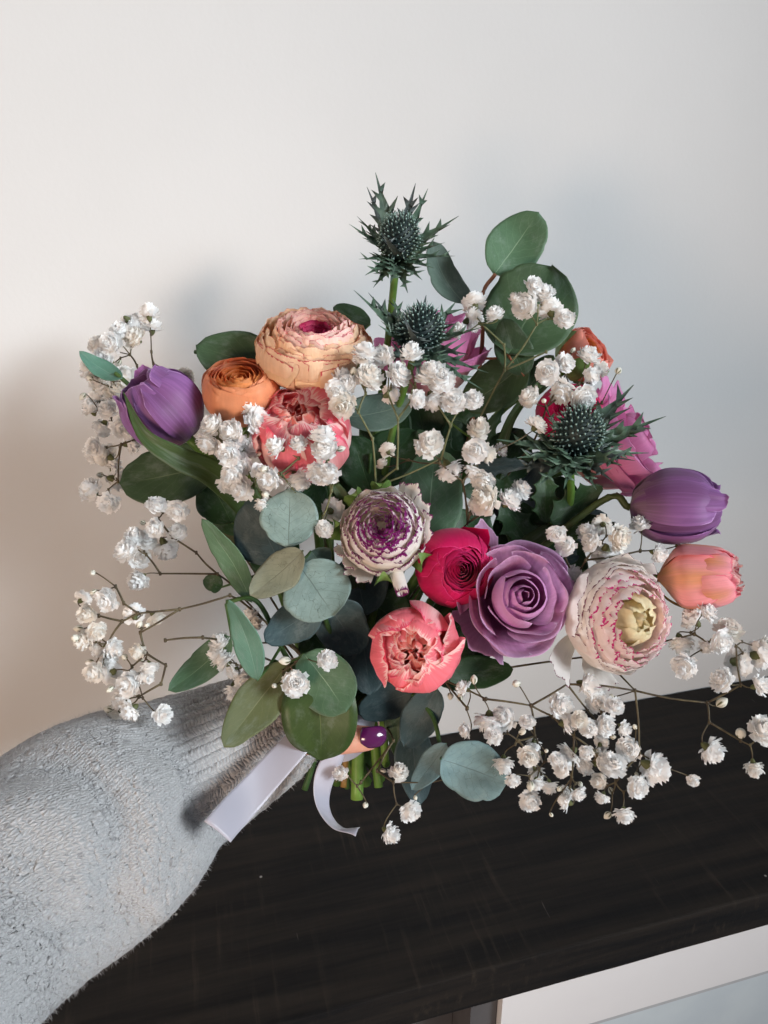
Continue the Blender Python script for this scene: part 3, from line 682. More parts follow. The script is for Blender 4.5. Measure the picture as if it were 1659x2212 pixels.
thistle(1248, 938, .412, 54, 64, (.05, .72, .55), [(1368, 826, .02, 16), (1438, 894, .0, 13), (1372, 990, -.02, 13), (1405, 975, .01, 9), (1075, 944, .0, 12), (1100, 1016, -.01, 12), (1120, 985, -.01, 10), (1145, 925, .02, 8), (1290, 1052, -.03, 10), (1222, 1050, -.03, 10),
        (1325, 1035, -.03, 10), (1170, 1040, -.03, 11), (1340, 1000, -.03, 14), (1248, 1012, -.045, 14), (1200, 1012, -.04, 14), (1320, 880, .03, 9), (1180, 880, .03, 9), (1395, 925, .0, 10)],
        'thistle at right over the hot pink ranunculus with wide spiny bracts', 55)

# ------------------------------------------------------------------ leaves
LM = {
    'green': leaf_mat('eucalyptus_green', srgb(84, 116, 86), srgb(64, 92, 66), srgb(134, 158, 128), .5),
    'dark': leaf_mat('eucalyptus_dark_green', srgb(66, 90, 60), srgb(52, 72, 46), srgb(104, 124, 92), .6),
    'grey': leaf_mat('eucalyptus_grey_green', srgb(92, 112, 100), srgb(70, 90, 80), srgb(126, 144, 128), .5),
    'silver': leaf_mat('eucalyptus_silver', srgb(136, 158, 152), srgb(104, 126, 120), srgb(92, 106, 100), .6, .75, .6),
    'tan': leaf_mat('eucalyptus_tan_silver', srgb(150, 152, 128), srgb(120, 122, 100), srgb(110, 108, 88), .6, .7, .6),
    'blue': leaf_mat('eucalyptus_blue', srgb(122, 150, 152), srgb(92, 120, 124), srgb(90, 110, 112), .6, .5, .55),
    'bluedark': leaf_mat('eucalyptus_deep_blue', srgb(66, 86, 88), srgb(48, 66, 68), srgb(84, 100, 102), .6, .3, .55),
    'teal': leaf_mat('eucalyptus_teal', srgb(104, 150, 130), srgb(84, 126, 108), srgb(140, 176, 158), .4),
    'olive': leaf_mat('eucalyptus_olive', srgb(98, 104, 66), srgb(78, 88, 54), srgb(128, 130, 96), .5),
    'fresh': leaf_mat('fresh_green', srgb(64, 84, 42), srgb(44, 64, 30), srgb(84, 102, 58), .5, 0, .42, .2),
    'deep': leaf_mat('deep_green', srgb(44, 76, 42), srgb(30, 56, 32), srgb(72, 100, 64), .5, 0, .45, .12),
}
def leaf_pts(L, W, nu=16, nv=20, round_=.5, fold=.10, bow=.10, wave=.045, seed=0, teeth=0, notch=0.0):
    r = np.random.RandomState(seed)
    t = np.linspace(0, 1, nv + 1)[:, None]; u = np.linspace(-1, 1, nu + 1)[None, :]
    # round_: 1 = disc, 0 = lance
    disc = np.sqrt(np.clip(1 - (2 * t - 1) ** 2, 0, 1))
    lance = np.sin(np.pi * t ** .85) ** .9 * (1 - .25 * t)
    w = round_ * disc + (1 - round_) * lance
    ph = r.uniform(0, 6.28, 4)
    w = w * (1 + .035 * np.sin(5 * t + ph[0]) + .02 * np.sin(13 * t + ph[1])) + .006
    nk = r.uniform(.2, .95, 3); side_ = np.sign(r.uniform(-1, 1, 3)); nd = r.uniform(.0, .10, 3)
    bite = sum(nd[q] * np.exp(-((t - nk[q]) / .045) ** 2) * (u * side_[q] > .1) for q in range(3))
    if teeth: w = w * (1 - .38 * np.abs(np.sin(np.pi * teeth * t)) ** .6)
    x = u * w * W / 2 * (1 - bite) * (1 + .02 * np.sin(9 * t + ph[2]) * np.sign(u))
    y = t * L + notch * L * np.abs(u) ** 2 * (t - .5) * .2
    y = y + 0 * x
    z = fold * np.abs(x) + bow * L * (np.sin(np.pi * t) - .0) * -1 + wave * W * np.abs(u) * np.sin(7 * t + ph[3] + 2 * np.sign(u))
    z = z + r.uniform(-.35, .35) * x * (t - .3) + r.uniform(.0, .06) * L * np.clip(t - .7, 0, 1) * 3 * r.choice([-1, 1])
    pts = np.stack([x, y, z + 0 * x], -1)
    uv = np.stack([np.broadcast_to((u + 1) / 2, x.shape), np.broadcast_to(t, x.shape)], -1)
    return pts, uv
def leaf(root, base, tip, wpx, mat, tilt=(0, 0), name='leaf', seed=None, **kw):
    b, t = P(*base), P(*tip); a = t - b; L = a.length; y = a.normalized()
    h = V3(tilt[0], tilt[1], 1); z = (h - y * h.dot(y)).normalized(); x = y.cross(z)
    leaf.n += 1
    pts, uv = leaf_pts(L, px(wpx, (base[2] + tip[2]) / 2), seed=leaf.n if seed is None else seed, **kw)
    o = link(name, grid(name, pts, uv), LM[mat], None)
    attach_m = Matrix.Translation(b) @ Matrix((x, y, z)).transposed().to_4x4()
    o.parent = root; o.matrix_basis = Matrix.Translation(-root.location) @ attach_m
    sm = o.modifiers.new('t', 'SOLIDIFY'); sm.thickness = .00035; sm.offset = 0
    return o
leaf.n = 100
def branch(label, stem_pts, leaves, mat='stem_dark', name='eucalyptus_branch', cat='foliage', r0=.0012, r1=.0018):
    root = thing(name, label, cat, P(*stem_pts[0]))
    pts = [P(*q) for q in stem_pts]
    t = Tubes(); t.add(pts, r0, r1, 8, 8 * len(pts))
    for lf in leaves:                                        # a short stalk from each leaf to the branch
        b = P(*lf[0]); near = min(t.v, key=lambda q: (Vector(q) - b).length)
        near = Vector(near)
        if (near - b).length > .004: t.add([near, (near + b) / 2 + V3(0, -.001, -.001), b], .0009, .0006, 6, 7)
    attach(link('stem', t.build('stem'), M[mat]), root)
    for lf in leaves:
        kw = lf[4] if len(lf) > 4 else {}
        leaf(root, lf[0], lf[1], lf[2], lf[3], **kw)
    return root
GP = lambda dx=0, dy=0, dd=0: (GRIP[0] + dx, GRIP[1] + dy, GRIP[2] + dd)
M['stem_red'] = plain('stem_reddish', (.22, .08, .04), (.30, .13, .07), 90, .5)

branch('green eucalyptus branch with the highest round leaves, right of the top thistle',
       [(1070, 592, .46), (1042, 640, .462), (1040, 760, .47), (1000, 1000, .48), (900, 1280, .475), GP(10, -40, .01), GP(30, 130, .015)],
       [((1068, 592, .46), (1162, 462, .465), 128, 'green', dict(round_=.75, fold=.08)),
        ((1098, 766, .445), (1192, 570, .452), 205, 'dark', dict(round_=.85, fold=.06, tilt=(-.1, .2))),
        ((1004, 656, .475), (932, 528, .482), 92, 'grey', dict(round_=.7, tilt=(.5, .3))),
        ((1132, 812, .440), (1088, 688, .446), 84, 'dark', dict(round_=.7)),
        ((1136, 782, .452), (1000, 880, .462), 118, 'dark', dict(round_=.75, tilt=(-.2, .2))),
        ((1128, 856, .470), (1196, 768, .475), 66, 'green', dict(round_=.6))], 'stem_red')
branch('dark green eucalyptus branch reaching left around the orange ranunculus and purple tulip',
       [(420, 760, .446), (630, 806, .442), (700, 960, .455), (720, 1250, .462), GP(-8, -60, .005), GP(-20, 120, .01)],
       [((634, 806, .430), (422, 742, .432), 140, 'dark', dict(round_=.75, tilt=(0, .2))),
        ((640, 820, .432), (776, 786, .432), 58, 'grey', dict(round_=.6, tilt=(0, .5))),
        ((800, 700, .47), (720, 664, .475), 50, 'dark', dict(round_=.7)),
        ((742, 902, .437), (892, 868, .440), 92, 'grey', dict(round_=.75, tilt=(0, .3)))])
branch('eucalyptus branch with a broad round leaf below the left purple tulip',
       [(250, 808, .449), (268, 822, .448), (420, 960, .46), (470, 1010, .452), (600, 1260, .456), GP(-14, -40, .0), GP(-30, 110, .01)],
       [((264, 818, .446), (172, 762, .450), 50, 'teal', dict(round_=.35, tilt=(.2, .5))),
        ((462, 1000, .446), (260, 1046, .455), 138, 'dark', dict(round_=.85, tilt=(0, .1))),
        ((500, 1130, .452), (440, 1020, .456), 110, 'deep', dict(round_=.6)),
        ((560, 1140, .452), (430, 1070, .462), 100, 'deep', dict(round_=.7)),
        ((560, 1090, .450), (470, 1170, .465), 110, 'olive', dict(round_=.7))])
branch('broad grey green leaf branch behind the white and purple ranunculus',
       [(925, 1170, .432), (900, 1300, .445), GP(5, -80, .0), GP(20, 140, .012)],
       [((925, 1176, .428), (942, 968, .436), 150, 'green', dict(round_=.8, tilt=(.1, .1)))])
branch('silver round-leaved eucalyptus branch left of the white and purple ranunculus',
       [(622, 1186, .396), (650, 1222, .400), (700, 1330, .412), (735, 1440, .43), GP(4, -50, -.004), GP(8, 150, .012)],
       [((622, 1186, .393), (626, 1052, .396), 130, 'silver', dict(round_=.95, fold=.05, bow=.05, notch=-.6)),
        ((604, 1216, .404), (530, 1086, .408), 138, 'bluedark', dict(round_=.85, fold=.05, tilt=(-.2, .1))),
        ((654, 1190, .389), (540, 1286, .388), 88, 'tan', dict(round_=.7, fold=.08, tilt=(-.1, .3))),
        ((646, 1220, .3935), (722, 1330, .392), 150, 'silver', dict(round_=.95, fold=.05, bow=.05, tilt=(.1, .1))),
        ((694, 1312, .402), (572, 1386, .400), 92, 'bluedark', dict(round_=.75, tilt=(0, -.1))),
        ((704, 1300, .412), (776, 1412, .416), 118, 'bluedark', dict(round_=.85)),
        ((672, 1190, .402), (700, 1228, .404), 70, 'grey', dict(round_=.9)),
        ((480, 1268, .432), (440, 1252, .434), 40, 'deep', dict(round_=1.0, name='young_leaf'))])
branch('long smooth eucalyptus leaves hanging over the grey sleeve at lower left',
       [(488, 1300, .40), (556, 1300, .402), (620, 1420, .412), (690, 1500, .43), GP(-6, -10, -.006), GP(-6, 130, .008)],
       [((544, 1302, .402), (430, 1122, .404), 66, 'green', dict(round_=.45, tilt=(-.5, .1))),
        ((556, 1470, .388), (494, 1296, .384), 70, 'teal', dict(round_=.45, tilt=(-.3, .2))),
        ((500, 1376, .410), (368, 1492, .412), 80, 'green', dict(round_=.55, tilt=(0, .4))),
        ((624, 1432, .400), (484, 1614, .376), 104, 'olive', dict(round_=.6, tilt=(.2, .2))),
        ((656, 1412, .394), (748, 1538, .390), 132, 'green', dict(round_=.85, fold=.04))])
branch('dark bluish eucalyptus branch trailing down beside the cut stems',
       [(955, 1630, .415), (930, 1540, .425), (860, 1480, .44), (810, 1470, .45), GP(20, -30, .002), GP(40, 110, .012)],
       [((890, 1496, .432), (774, 1544, .436), 82, 'bluedark', dict(round_=.75)),
        ((944, 1486, .422), (874, 1612, .424), 84, 'bluedark', dict(round_=.75, tilt=(-.1, .1))),
        ((964, 1606, .412), (888, 1706, .408), 60, 'blue', dict(round_=.6, tilt=(-.5, .2))),
        ((952, 1640, .408), (1094, 1692, .404), 128, 'blue', dict(round_=.9, fold=.04, tilt=(.1, .1))),
        ((890, 1560, .430), (908, 1738, .434), 86, 'bluedark', dict(round_=.75, tilt=(.2, 0))),
        ((850, 1470, .438), (862, 1640, .442), 60, 'deep', dict(round_=.6))])
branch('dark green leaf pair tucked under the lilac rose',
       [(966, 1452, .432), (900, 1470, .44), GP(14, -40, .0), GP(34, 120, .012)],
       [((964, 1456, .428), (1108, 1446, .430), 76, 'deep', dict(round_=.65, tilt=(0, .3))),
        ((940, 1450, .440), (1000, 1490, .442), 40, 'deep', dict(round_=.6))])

# long strap leaves of the tulips
def strap(root, pts, widths, mat, d_tilt=(0, 0), fold=.25, name='blade'):
    c = catmull([tuple(P(*q)) for q in pts], np.linspace(0, 1, 34)); wd = catmull([[x] for x in widths], np.linspace(0, 1, 34))[:, 0]
    T = np.gradient(c, axis=0); g = []
    for j in range(34):
        y = Vector(T[j]).normalized(); h = V3(d_tilt[0], d_tilt[1], 1); z = (h - y * h.dot(y)).normalized(); x = y.cross(z)
        hw = px(max(.5, wd[j]), pts[0][2]) / 2
        g.append([tuple(Vector(c[j]) + x * (u * hw) + z * (abs(u) * hw * fold)) for u in np.linspace(-1, 1, 9)])
    uv = np.stack(np.broadcast_arrays(np.linspace(0, 1, 9)[None, :], np.linspace(0, 1, 34)[:, None]), -1)
    o = attach(link(name, grid(name, np.array(g), uv), LM[mat]), root)
    sm = o.modifiers.new('t', 'SOLIDIFY'); sm.thickness = .0005; sm.offset = 0
    return o
def tulip_leaf(label, pts, widths, mat, **kw):
    root = thing('tulip_leaf', label, 'leaf', P(*pts[-1])); return strap(root, pts, widths, mat, **kw)
tulip_leaf('long fresh green leaf blade lying across the left purple tulip', [(266, 846, .402), (312, 940, .402), (390, 992, .408), (470, 1030, .42), (560, 1120, .44), (680, 1330, .458), GP(-10, -20, .0)], [1, 30, 52, 62, 70, 50, 20], 'fresh', d_tilt=(-.3, .3))
tulip_leaf('broad green leaf folded down in front of the hand', [(686, 1440, .412), (688, 1500, .396), (692, 1560, .395), (694, 1610, .398), (692, 1642, .402)], [90, 146, 154, 112, 6], 'fresh', fold=.12)
tulip_leaf('pale green curling leaf behind the central stems', [(1165, 830, .462), (1120, 880, .462), (1092, 935, .466), (1060, 1050, .472), (960, 1300, .47), GP(12, -30, .0)], [14, 18, 22, 34, 30, 16], 'fresh')
tulip_leaf('bright green leaf tip beside the white and purple ranunculus', [(722, 1046, .412), (748, 1090, .415), (770, 1180, .43), (770, 1350, .45), GP(0, -40, 0)], [18, 32, 36, 30, 16], 'fresh')
tulip_leaf('green leaf behind the lower stems at right', [(1330, 1130, .44), (1240, 1150, .44), (1160, 1170, .45), (1000, 1300, .46), GP(10, -30, 0)], [6, 40, 50, 40, 16], 'fresh', d_tilt=(0, .5))

# lobed, toothed greens in the heart of the bouquet
def lobed(label, stem, leaves):
    return branch(label, stem, leaves, 'stem', 'lobed_foliage', 'foliage')
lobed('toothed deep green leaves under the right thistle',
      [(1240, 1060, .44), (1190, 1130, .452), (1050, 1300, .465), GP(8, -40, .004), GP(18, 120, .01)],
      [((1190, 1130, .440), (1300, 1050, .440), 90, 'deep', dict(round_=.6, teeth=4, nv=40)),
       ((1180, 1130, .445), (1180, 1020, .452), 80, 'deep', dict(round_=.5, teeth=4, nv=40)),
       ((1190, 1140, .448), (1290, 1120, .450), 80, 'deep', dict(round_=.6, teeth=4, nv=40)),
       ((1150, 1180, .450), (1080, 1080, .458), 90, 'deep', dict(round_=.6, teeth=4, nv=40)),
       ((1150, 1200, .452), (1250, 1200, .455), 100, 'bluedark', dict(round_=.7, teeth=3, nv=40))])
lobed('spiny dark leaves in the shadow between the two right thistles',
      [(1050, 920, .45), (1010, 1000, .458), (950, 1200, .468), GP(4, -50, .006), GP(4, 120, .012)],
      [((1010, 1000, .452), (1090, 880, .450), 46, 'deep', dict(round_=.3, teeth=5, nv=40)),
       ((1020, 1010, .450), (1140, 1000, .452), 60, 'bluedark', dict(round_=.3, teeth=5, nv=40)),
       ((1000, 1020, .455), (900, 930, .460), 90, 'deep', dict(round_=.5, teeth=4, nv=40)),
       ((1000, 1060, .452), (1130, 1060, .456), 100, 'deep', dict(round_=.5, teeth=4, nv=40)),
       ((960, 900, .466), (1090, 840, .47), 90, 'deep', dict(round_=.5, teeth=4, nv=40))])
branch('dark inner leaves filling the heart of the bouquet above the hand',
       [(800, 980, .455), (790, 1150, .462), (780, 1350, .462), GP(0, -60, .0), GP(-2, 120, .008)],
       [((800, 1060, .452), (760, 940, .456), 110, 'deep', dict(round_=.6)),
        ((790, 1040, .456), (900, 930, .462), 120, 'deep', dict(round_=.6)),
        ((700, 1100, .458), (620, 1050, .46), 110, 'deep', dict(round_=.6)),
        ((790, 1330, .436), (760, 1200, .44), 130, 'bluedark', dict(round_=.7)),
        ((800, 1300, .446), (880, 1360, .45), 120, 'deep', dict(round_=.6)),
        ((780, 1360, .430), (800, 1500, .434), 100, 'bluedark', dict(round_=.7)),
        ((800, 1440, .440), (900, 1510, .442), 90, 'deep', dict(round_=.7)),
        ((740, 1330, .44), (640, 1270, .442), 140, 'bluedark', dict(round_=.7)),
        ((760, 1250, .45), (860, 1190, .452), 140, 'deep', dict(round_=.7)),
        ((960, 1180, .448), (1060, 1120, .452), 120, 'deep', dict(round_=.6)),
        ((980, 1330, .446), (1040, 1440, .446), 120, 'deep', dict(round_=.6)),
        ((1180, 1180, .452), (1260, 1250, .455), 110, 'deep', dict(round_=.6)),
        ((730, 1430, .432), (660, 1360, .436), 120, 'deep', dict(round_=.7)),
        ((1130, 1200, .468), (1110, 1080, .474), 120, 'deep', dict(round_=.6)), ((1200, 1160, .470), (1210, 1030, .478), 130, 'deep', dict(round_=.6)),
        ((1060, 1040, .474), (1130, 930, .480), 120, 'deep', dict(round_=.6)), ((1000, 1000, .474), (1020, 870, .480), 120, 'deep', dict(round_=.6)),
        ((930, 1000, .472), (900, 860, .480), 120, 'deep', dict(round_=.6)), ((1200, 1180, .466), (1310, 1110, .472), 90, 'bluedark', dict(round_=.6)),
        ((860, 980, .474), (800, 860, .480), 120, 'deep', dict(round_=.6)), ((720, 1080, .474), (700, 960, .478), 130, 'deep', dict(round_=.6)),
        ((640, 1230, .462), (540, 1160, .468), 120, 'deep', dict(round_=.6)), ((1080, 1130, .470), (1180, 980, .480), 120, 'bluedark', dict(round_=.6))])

# ------------------------------------------------------------------ baby's breath
k = Nt('gypsophila_white'); vec, u, v = k.uv()
col = k.mix(k.ramp(v, .0, .45), (.78, .80, .64), (.96, .955, .945)); col = k.mix(k.math('MULTIPLY', k.ramp(k.rand(), .75, 1.0), .3), col, (.86, .77, .62)); M['gyp'] = k.done(col, .7, .15, .42)
k = Nt('gypsophila_bud'); vec, u, v = k.uv()
st = k.math('ABSOLUTE', k.math('SUBTRACT', k.math('FRACT', k.math('MULTIPLY', u, 5.0)), .5))
col = k.mix(k.math('MULTIPLY', k.ramp(st, .1, .25, 1, 0), k.ramp(v, .45, .7, 1, 0)), (.78, .76, .66), (.12, .13, .05)); M['gbud'] = k.done(col, .55, .25, .1)
M['calyx'] = plain('gypsophila_calyx', (.06, .07, .025), (.14, .15, .06), 300, .6)

def blossom_mesh(seed):
    r = random.Random(seed); v, f, uv, mi = [], [], [], []
    for lay, (n, el0, ln, wd, z0) in enumerate([(13, -.15, .92, .44, -.16), (13, .08, 1.0, .44, -.12), (13, .32, 1.0, .42, -.08), (12, .58, .97, .40, -.04), (11, .84, .93, .38, .0), (9, 1.08, .88, .36, .02), (6, 1.35, .84, .34, .03)]):
        p0 = r.uniform(0, 6.28)
        for i in range(n):
            a = p0 + 6.283 * i / n + r.uniform(-.25, .25); el = el0 + r.uniform(-.2, .2); L = ln * r.uniform(.8, 1.08); w_ = wd * r.uniform(.8, 1.2)
            tw = r.uniform(-.32, .32); b0 = len(v); curl = r.uniform(.0, .4)
            for j, t in enumerate((0, .4, .75, 1.0)):
                wj = w_ * (.2, .75, 1.1, 1.0)[j]
                for q in (-1, 0, 1):
                    tt = t - (.05 if (j == 3 and q == 0) else 0) + (r.uniform(-.03, .03) if j == 3 else 0)
                    e = el + curl * tt * tt
                    rad = Vector((math.cos(e) * tt * L, 0, math.sin(e) * tt * L))
                    sx = q * wj * .5; off = Vector((0, sx * math.cos(tw), sx * math.sin(tw))) + Vector((-math.sin(e), 0, math.cos(e))) * (abs(q) * .16 * wj + r.uniform(-.018, .018))
                    p = rad + off; ca, sa = math.cos(a), math.sin(a)
                    v.append((p.x * ca - p.y * sa, p.x * sa + p.y * ca, p.z + z0)); uv.append(((q + 1) / 2, t))
            for j in range(3):
                for q in range(2): f.append((b0 + j * 3 + q, b0 + j * 3 + q + 1, b0 + j * 3 + q + 4, b0 + j * 3 + q + 3)); mi.append(0)
    b0 = len(v)                                              # solid white core added to fill the dark gaps between petals
    for j in range(7):
        for i in range(10):
            e = -.5 + 2.07 * j / 6; a = .6283 * i; q = .60 + .05 * math.sin(5 * a + j)
            v.append((q * math.cos(e) * math.cos(a), q * math.cos(e) * math.sin(a), q * math.sin(e) + .05)); uv.append((i / 10, .8))
    for j in range(6):
        for i in range(10):
            q = (i + 1) % 10; f.append((b0 + j * 10 + i, b0 + j * 10 + q, b0 + j * 10 + 10 + q, b0 + j * 10 + 10 + i)); mi.append(0)
    # calyx: small cup with five pointed lobes
    b0 = len(v); n = 10
    for j, (rr, z) in enumerate([(.06, -.62), (.20, -.46), (.26, -.22), (.34, -.04)]):
        for i in range(n):
            a = 6.283 * i / n; q = rr * (1.35 if (j == 3 and i % 2 == 0) else (.7 if j == 3 else 1)); zz = z + (.10 if (j == 3 and i % 2 == 0) else 0)
            v.append((q * math.cos(a), q * math.sin(a), zz)); uv.append((i / n, j / 3))
    for j in range(3):
        for i in range(n):
            q = (i + 1) % n; f.append((b0 + j * n + i, b0 + j * n + q, b0 + (j + 1) * n + q, b0 + (j + 1) * n + i)); mi.append(1)
    me = mesh_from('blossom', v, f, uv, True, mi); me.materials.append(M['gyp']); me.materials.append(M['calyx'])
    return me
def bud_mesh(seed):
    u = np.linspace(0, 2 * PI, 13)[None, :-1]; t = np.linspace(0, 1, 9)[:, None]
    rr = np.sin(np.pi * np.clip(t * .97 + .015, 0, 1)) ** .7 * (.62 - .12 * t)
    pts = np.stack([rr * np.cos(u), rr * np.sin(u), (t * 1.5 - .6) + 0 * u], -1)
    uv = np.stack(np.broadcast_arrays(np.linspace(0, 1, 12)[None, :], t), -1)
    me = grid('bud', pts, uv, True); me.materials.append(M['gbud']); return me
BL = [blossom_mesh(s) for s in range(8)]; BD = [bud_mesh(0)]
def sprig(label, nodes, blooms, buds=(), d=.42, jit=.012, size=26, twig='twig', seed=0, root_from=0, front=None):
    """nodes: (x, y, dd, parent index or None for the run back to the hand); blooms and buds: (x, y[, size[, dd]])"""
    r = random.Random(seed * 13 + 5); t = Tubes()
    pos = [P(n[0], n[1], d + n[2]) for n in nodes]
    root = thing('gypsophila_sprig', label, 'flower sprig', pos[0], 'white baby\'s breath sprigs in the bouquet')
    for i, n in enumerate(nodes):
        if n[3] is None:
            gg = G + V3(r.uniform(-.01, .01), r.uniform(-.006, .006), r.uniform(-.012, .0)); e = P(r.uniform(710, 820), r.uniform(1620, 1690), .462)
            mid = pos[i] * .45 + gg * .55 + V3(0, .0, -.03)
            t.add([pos[i], pos[i] * .8 + mid * .2 + V3(0, 0, -.008), mid, gg, e], .00055, .0009, 6, 22)
        else:
            a, b = pos[n[3]], pos[i]; sag = V3(r.uniform(-1, 1), r.uniform(-1, 1), r.uniform(-1, 1)) * (b - a).length * .035
            t.add([a, (a + b) / 2 + sag, b], .00062, .00050, 6, 7)
        t.knob(pos[i], .0010)
    items = [(q, 0) for q in blooms] + [(q, 1) for q in buds]
    per = {}
    for q, kind in items:
        x, y = q[0], q[1]; i = min(range(len(nodes)), key=lambda j: (nodes[j][0] - x) ** 2 + (nodes[j][1] - y) ** 2)
        dd = q[3] if len(q) > 3 else nodes[i][2] * .6 + r.uniform(-jit, jit)
        p = P(x, y, d + dd); sz = px((q[2] if len(q) > 2 else (size if kind == 0 else 11)) * r.uniform(.80, 1.14) * (1.04 if kind == 0 else 1.0), d)
        per.setdefault(i, []).append((p, sz, kind))
    for i, lst in per.items():
        c = pos[i]
        lst.sort(key=lambda q: math.atan2((q[0] - c).dot(U), (q[0] - c).dot(R)))
        for s in range(0, len(lst), 2):
            pr = lst[s:s + 2]; m = sum((q[0] for q in pr), Vector()) / len(pr)
            j = c.lerp(m, .55) if len(pr) == 2 else c
            if len(pr) == 2:
                sag = V3(r.uniform(-1, 1), r.uniform(-1, 1), r.uniform(-1, 1)) * (j - c).length * .06
                t.add([c, (c + j) / 2 + sag, j], .00045, .0004, 5, 6); t.knob(j, .0008)
            for p, sz, kind in pr:
                o_ = (p - c); o_ = o_.normalized() if o_.length > 1e-5 else B
                dirv = (o_ * .75 + B * r.uniform(.0, .9) + V3(r.gauss(0, .45), r.gauss(0, .45), r.gauss(0, .2))).normalized()
                q0 = p - dirv * sz * .55
                t.add([j, j.lerp(q0, .55) + (o_ - dirv) * sz * .25, q0], .00038, .00034, 5, 7)
                o = bpy.data.objects.new('blossom' if kind == 0 else 'bud', r.choice(BL) if kind == 0 else BD[0]); C.objects.link(o)
                mm = frame(dirv, r.uniform(0, 6.28)); s3 = Vector((sz * r.uniform(.9, 1.1), sz * r.uniform(.9, 1.1), sz * r.uniform(.85, 1.15)))
                o.parent = root; o.matrix_basis = Matrix.Translation(p - root.location) @ mm.to_4x4() @ Matrix.Diagonal((*s3, 1))
    attach(link('stem', t.build('stem'), M[twig]), root)
    return root

sprig('baby\'s breath sprig fanning out at far left behind the purple tulip',
      [(330, 930, .0, None), (331, 785, .0, 0), (327, 760, .0, 1), (296, 790, .0, 0), (281, 766, .0, 3), (262, 848, -.005, 0), (240, 900, -.005, 0), (262, 960, -.01, 0), (255, 1040, -.01, 7)],
      [(280, 695), (322, 679), (328, 708), (259, 714), (292, 731), (242, 744, 27), (213, 748), (198, 800), (219, 826, 30), (267, 813, 30), (294, 815), (250, 849, 30), (213, 866), (198, 885), (234, 887, 28), (263, 922), (223, 920, 28), (206, 979), (232, 985), (280, 958), (244, 1008), (250, 1034), (198, 1059), (236, 1085), (397, 815), (425, 862), (230, 775), (205, 965)],
      [(257, 782), (196, 817), (180, 855, 14), (218, 1026), (205, 838)], d=.468, seed=1)
sprig('baby\'s breath cluster at left between the broad round leaf and the sleeve',
      [(470, 1240, .0, None), (424, 1194, .0, 0), (372, 1160, .0, 1), (346, 1239, .0, 0), (316, 1198, .0, 3), (342, 1120, .0, 2)],
      [(337, 1093), (382, 1101, 24), (337, 1141), (382, 1152), (357, 1180, 28), (290, 1160), (315, 1168, 24), (273, 1191), (301, 1205, 26), (301, 1250, 25)], [(309, 1129)], d=.432, seed=2)
sprig('wide branching baby\'s breath sprig at lower left above the sleeve',
      [(497, 1286, .0, None), (388, 1316, .0, 0), (298, 1325, .0, 1), (267, 1303, .0, 2), (250, 1267, .0, 3), (264, 1342, .0, 2), (303, 1367, .0, 1), (232, 1390, .0, 5), (317, 1412, .0, 6), (438, 1377, .0, None), (357, 1383, .0, 9), (358, 1437, .0, 8), (348, 1477, .0, 11), (285, 1440, .0, 8), (300, 1505, .0, 12), (214, 1330, .0, 5)],
      [(177, 1295), (189, 1325, 28), (233, 1295), (290, 1328), (334, 1331), (208, 1362), (186, 1381), (211, 1398), (298, 1404), (236, 1426), (205, 1451), (242, 1454), (323, 1440, 22), (312, 1460), (281, 1477, 29), (261, 1510), (256, 1541), (284, 1533), (351, 1544, 28), (240, 1400)],
      [(201, 1237), (203, 1278), (317, 1351), (172, 1358, 13), (162, 1379, 16), (197, 1432, 15), (239, 1488, 12), (235, 1533, 12), (300, 1350), (305, 1425), (270, 1420)], d=.394, seed=3)
sprig('baby\'s breath hanging over the long leaves above the ribbon',
      [(620, 1390, .0, None), (556, 1390, .0, 0), (520, 1440, .0, 1), (655, 1420, -.01, 0), (612, 1450, -.01, 3)],
      [(476, 1390), (474, 1417), (487, 1431, 28), (506, 1450), (528, 1471), (506, 1490), (541, 1331, 24, .01), (549, 1352, 22, .01), (706, 1428, 25, -.028), (638, 1477, 25, -.02)], [(618, 1427, 15, -.02), (593, 1481, 11, -.02)], d=.408, seed=4, jit=.006)
sprig('baby\'s breath cluster in front of the upper coral tulip',
      [(690, 1130, .01, None), (560, 1060, .012, 0), (520, 990, .01, 1), (540, 930, .01, 2), (607, 1023, .0, 0), (645, 990, .0, 4), (716, 1060, .0, 0), (705, 990, .0, 6), (470, 945, .01, 2)],
      [(541, 887), (554, 909, 30), (460, 920, 28), (451, 955, 29), (508, 933, 27), (504, 957, 29), (495, 981, 28), (539, 966, 28), (521, 1001, 28), (502, 1021, 30), (493, 1041), (526, 1058, 29), (561, 1021, 27), (585, 1032, 26), (600, 966, 33), (645, 961, 27), (642, 1034, 30), (695, 948, 34), (700, 972, 28), (691, 1019, 28), (713, 1025, 26), (700, 1143, 26), (717, 1102, 27, .02), (566, 1088, 20)],
      [(571, 1014, 17), (734, 970, 14), (616, 937, 12), (557, 981, 12), (574, 1069, 13)], d=.392, seed=5, jit=.008, twig='twig_green')
sprig('dense baby\'s breath cluster across the middle below the second thistle',
      [(812, 1050, .02, None), (805, 948, .0, 0), (774, 890, .0, 1), (858, 1011, .01, 0), (860, 904, .0, 3), (838, 850, .0, 4), (790, 850, .0, 2), (954, 990, .01, 0), (974, 919, .0, 7), (930, 850, .0, 8), (900, 845, .0, 4), (745, 850, .0, 2)],
      [(789, 765, 30), (782, 785, 26), (829, 769, 29), (890, 769, 31), (736, 820, 30), (752, 832, 26), (725, 840, 24), (732, 858, 26), (741, 875, 28), (796, 820, 34), (860, 811, 36), (840, 853, 24), (921, 816, 28), (950, 820, 33), (934, 800, 24), (934, 862, 30), (899, 862, 26), (981, 868, 29), (1022, 866, 30)],
      [(763, 805, 14), (870, 790, 12)], d=.395, seed=6, jit=.008, twig='twig_green')
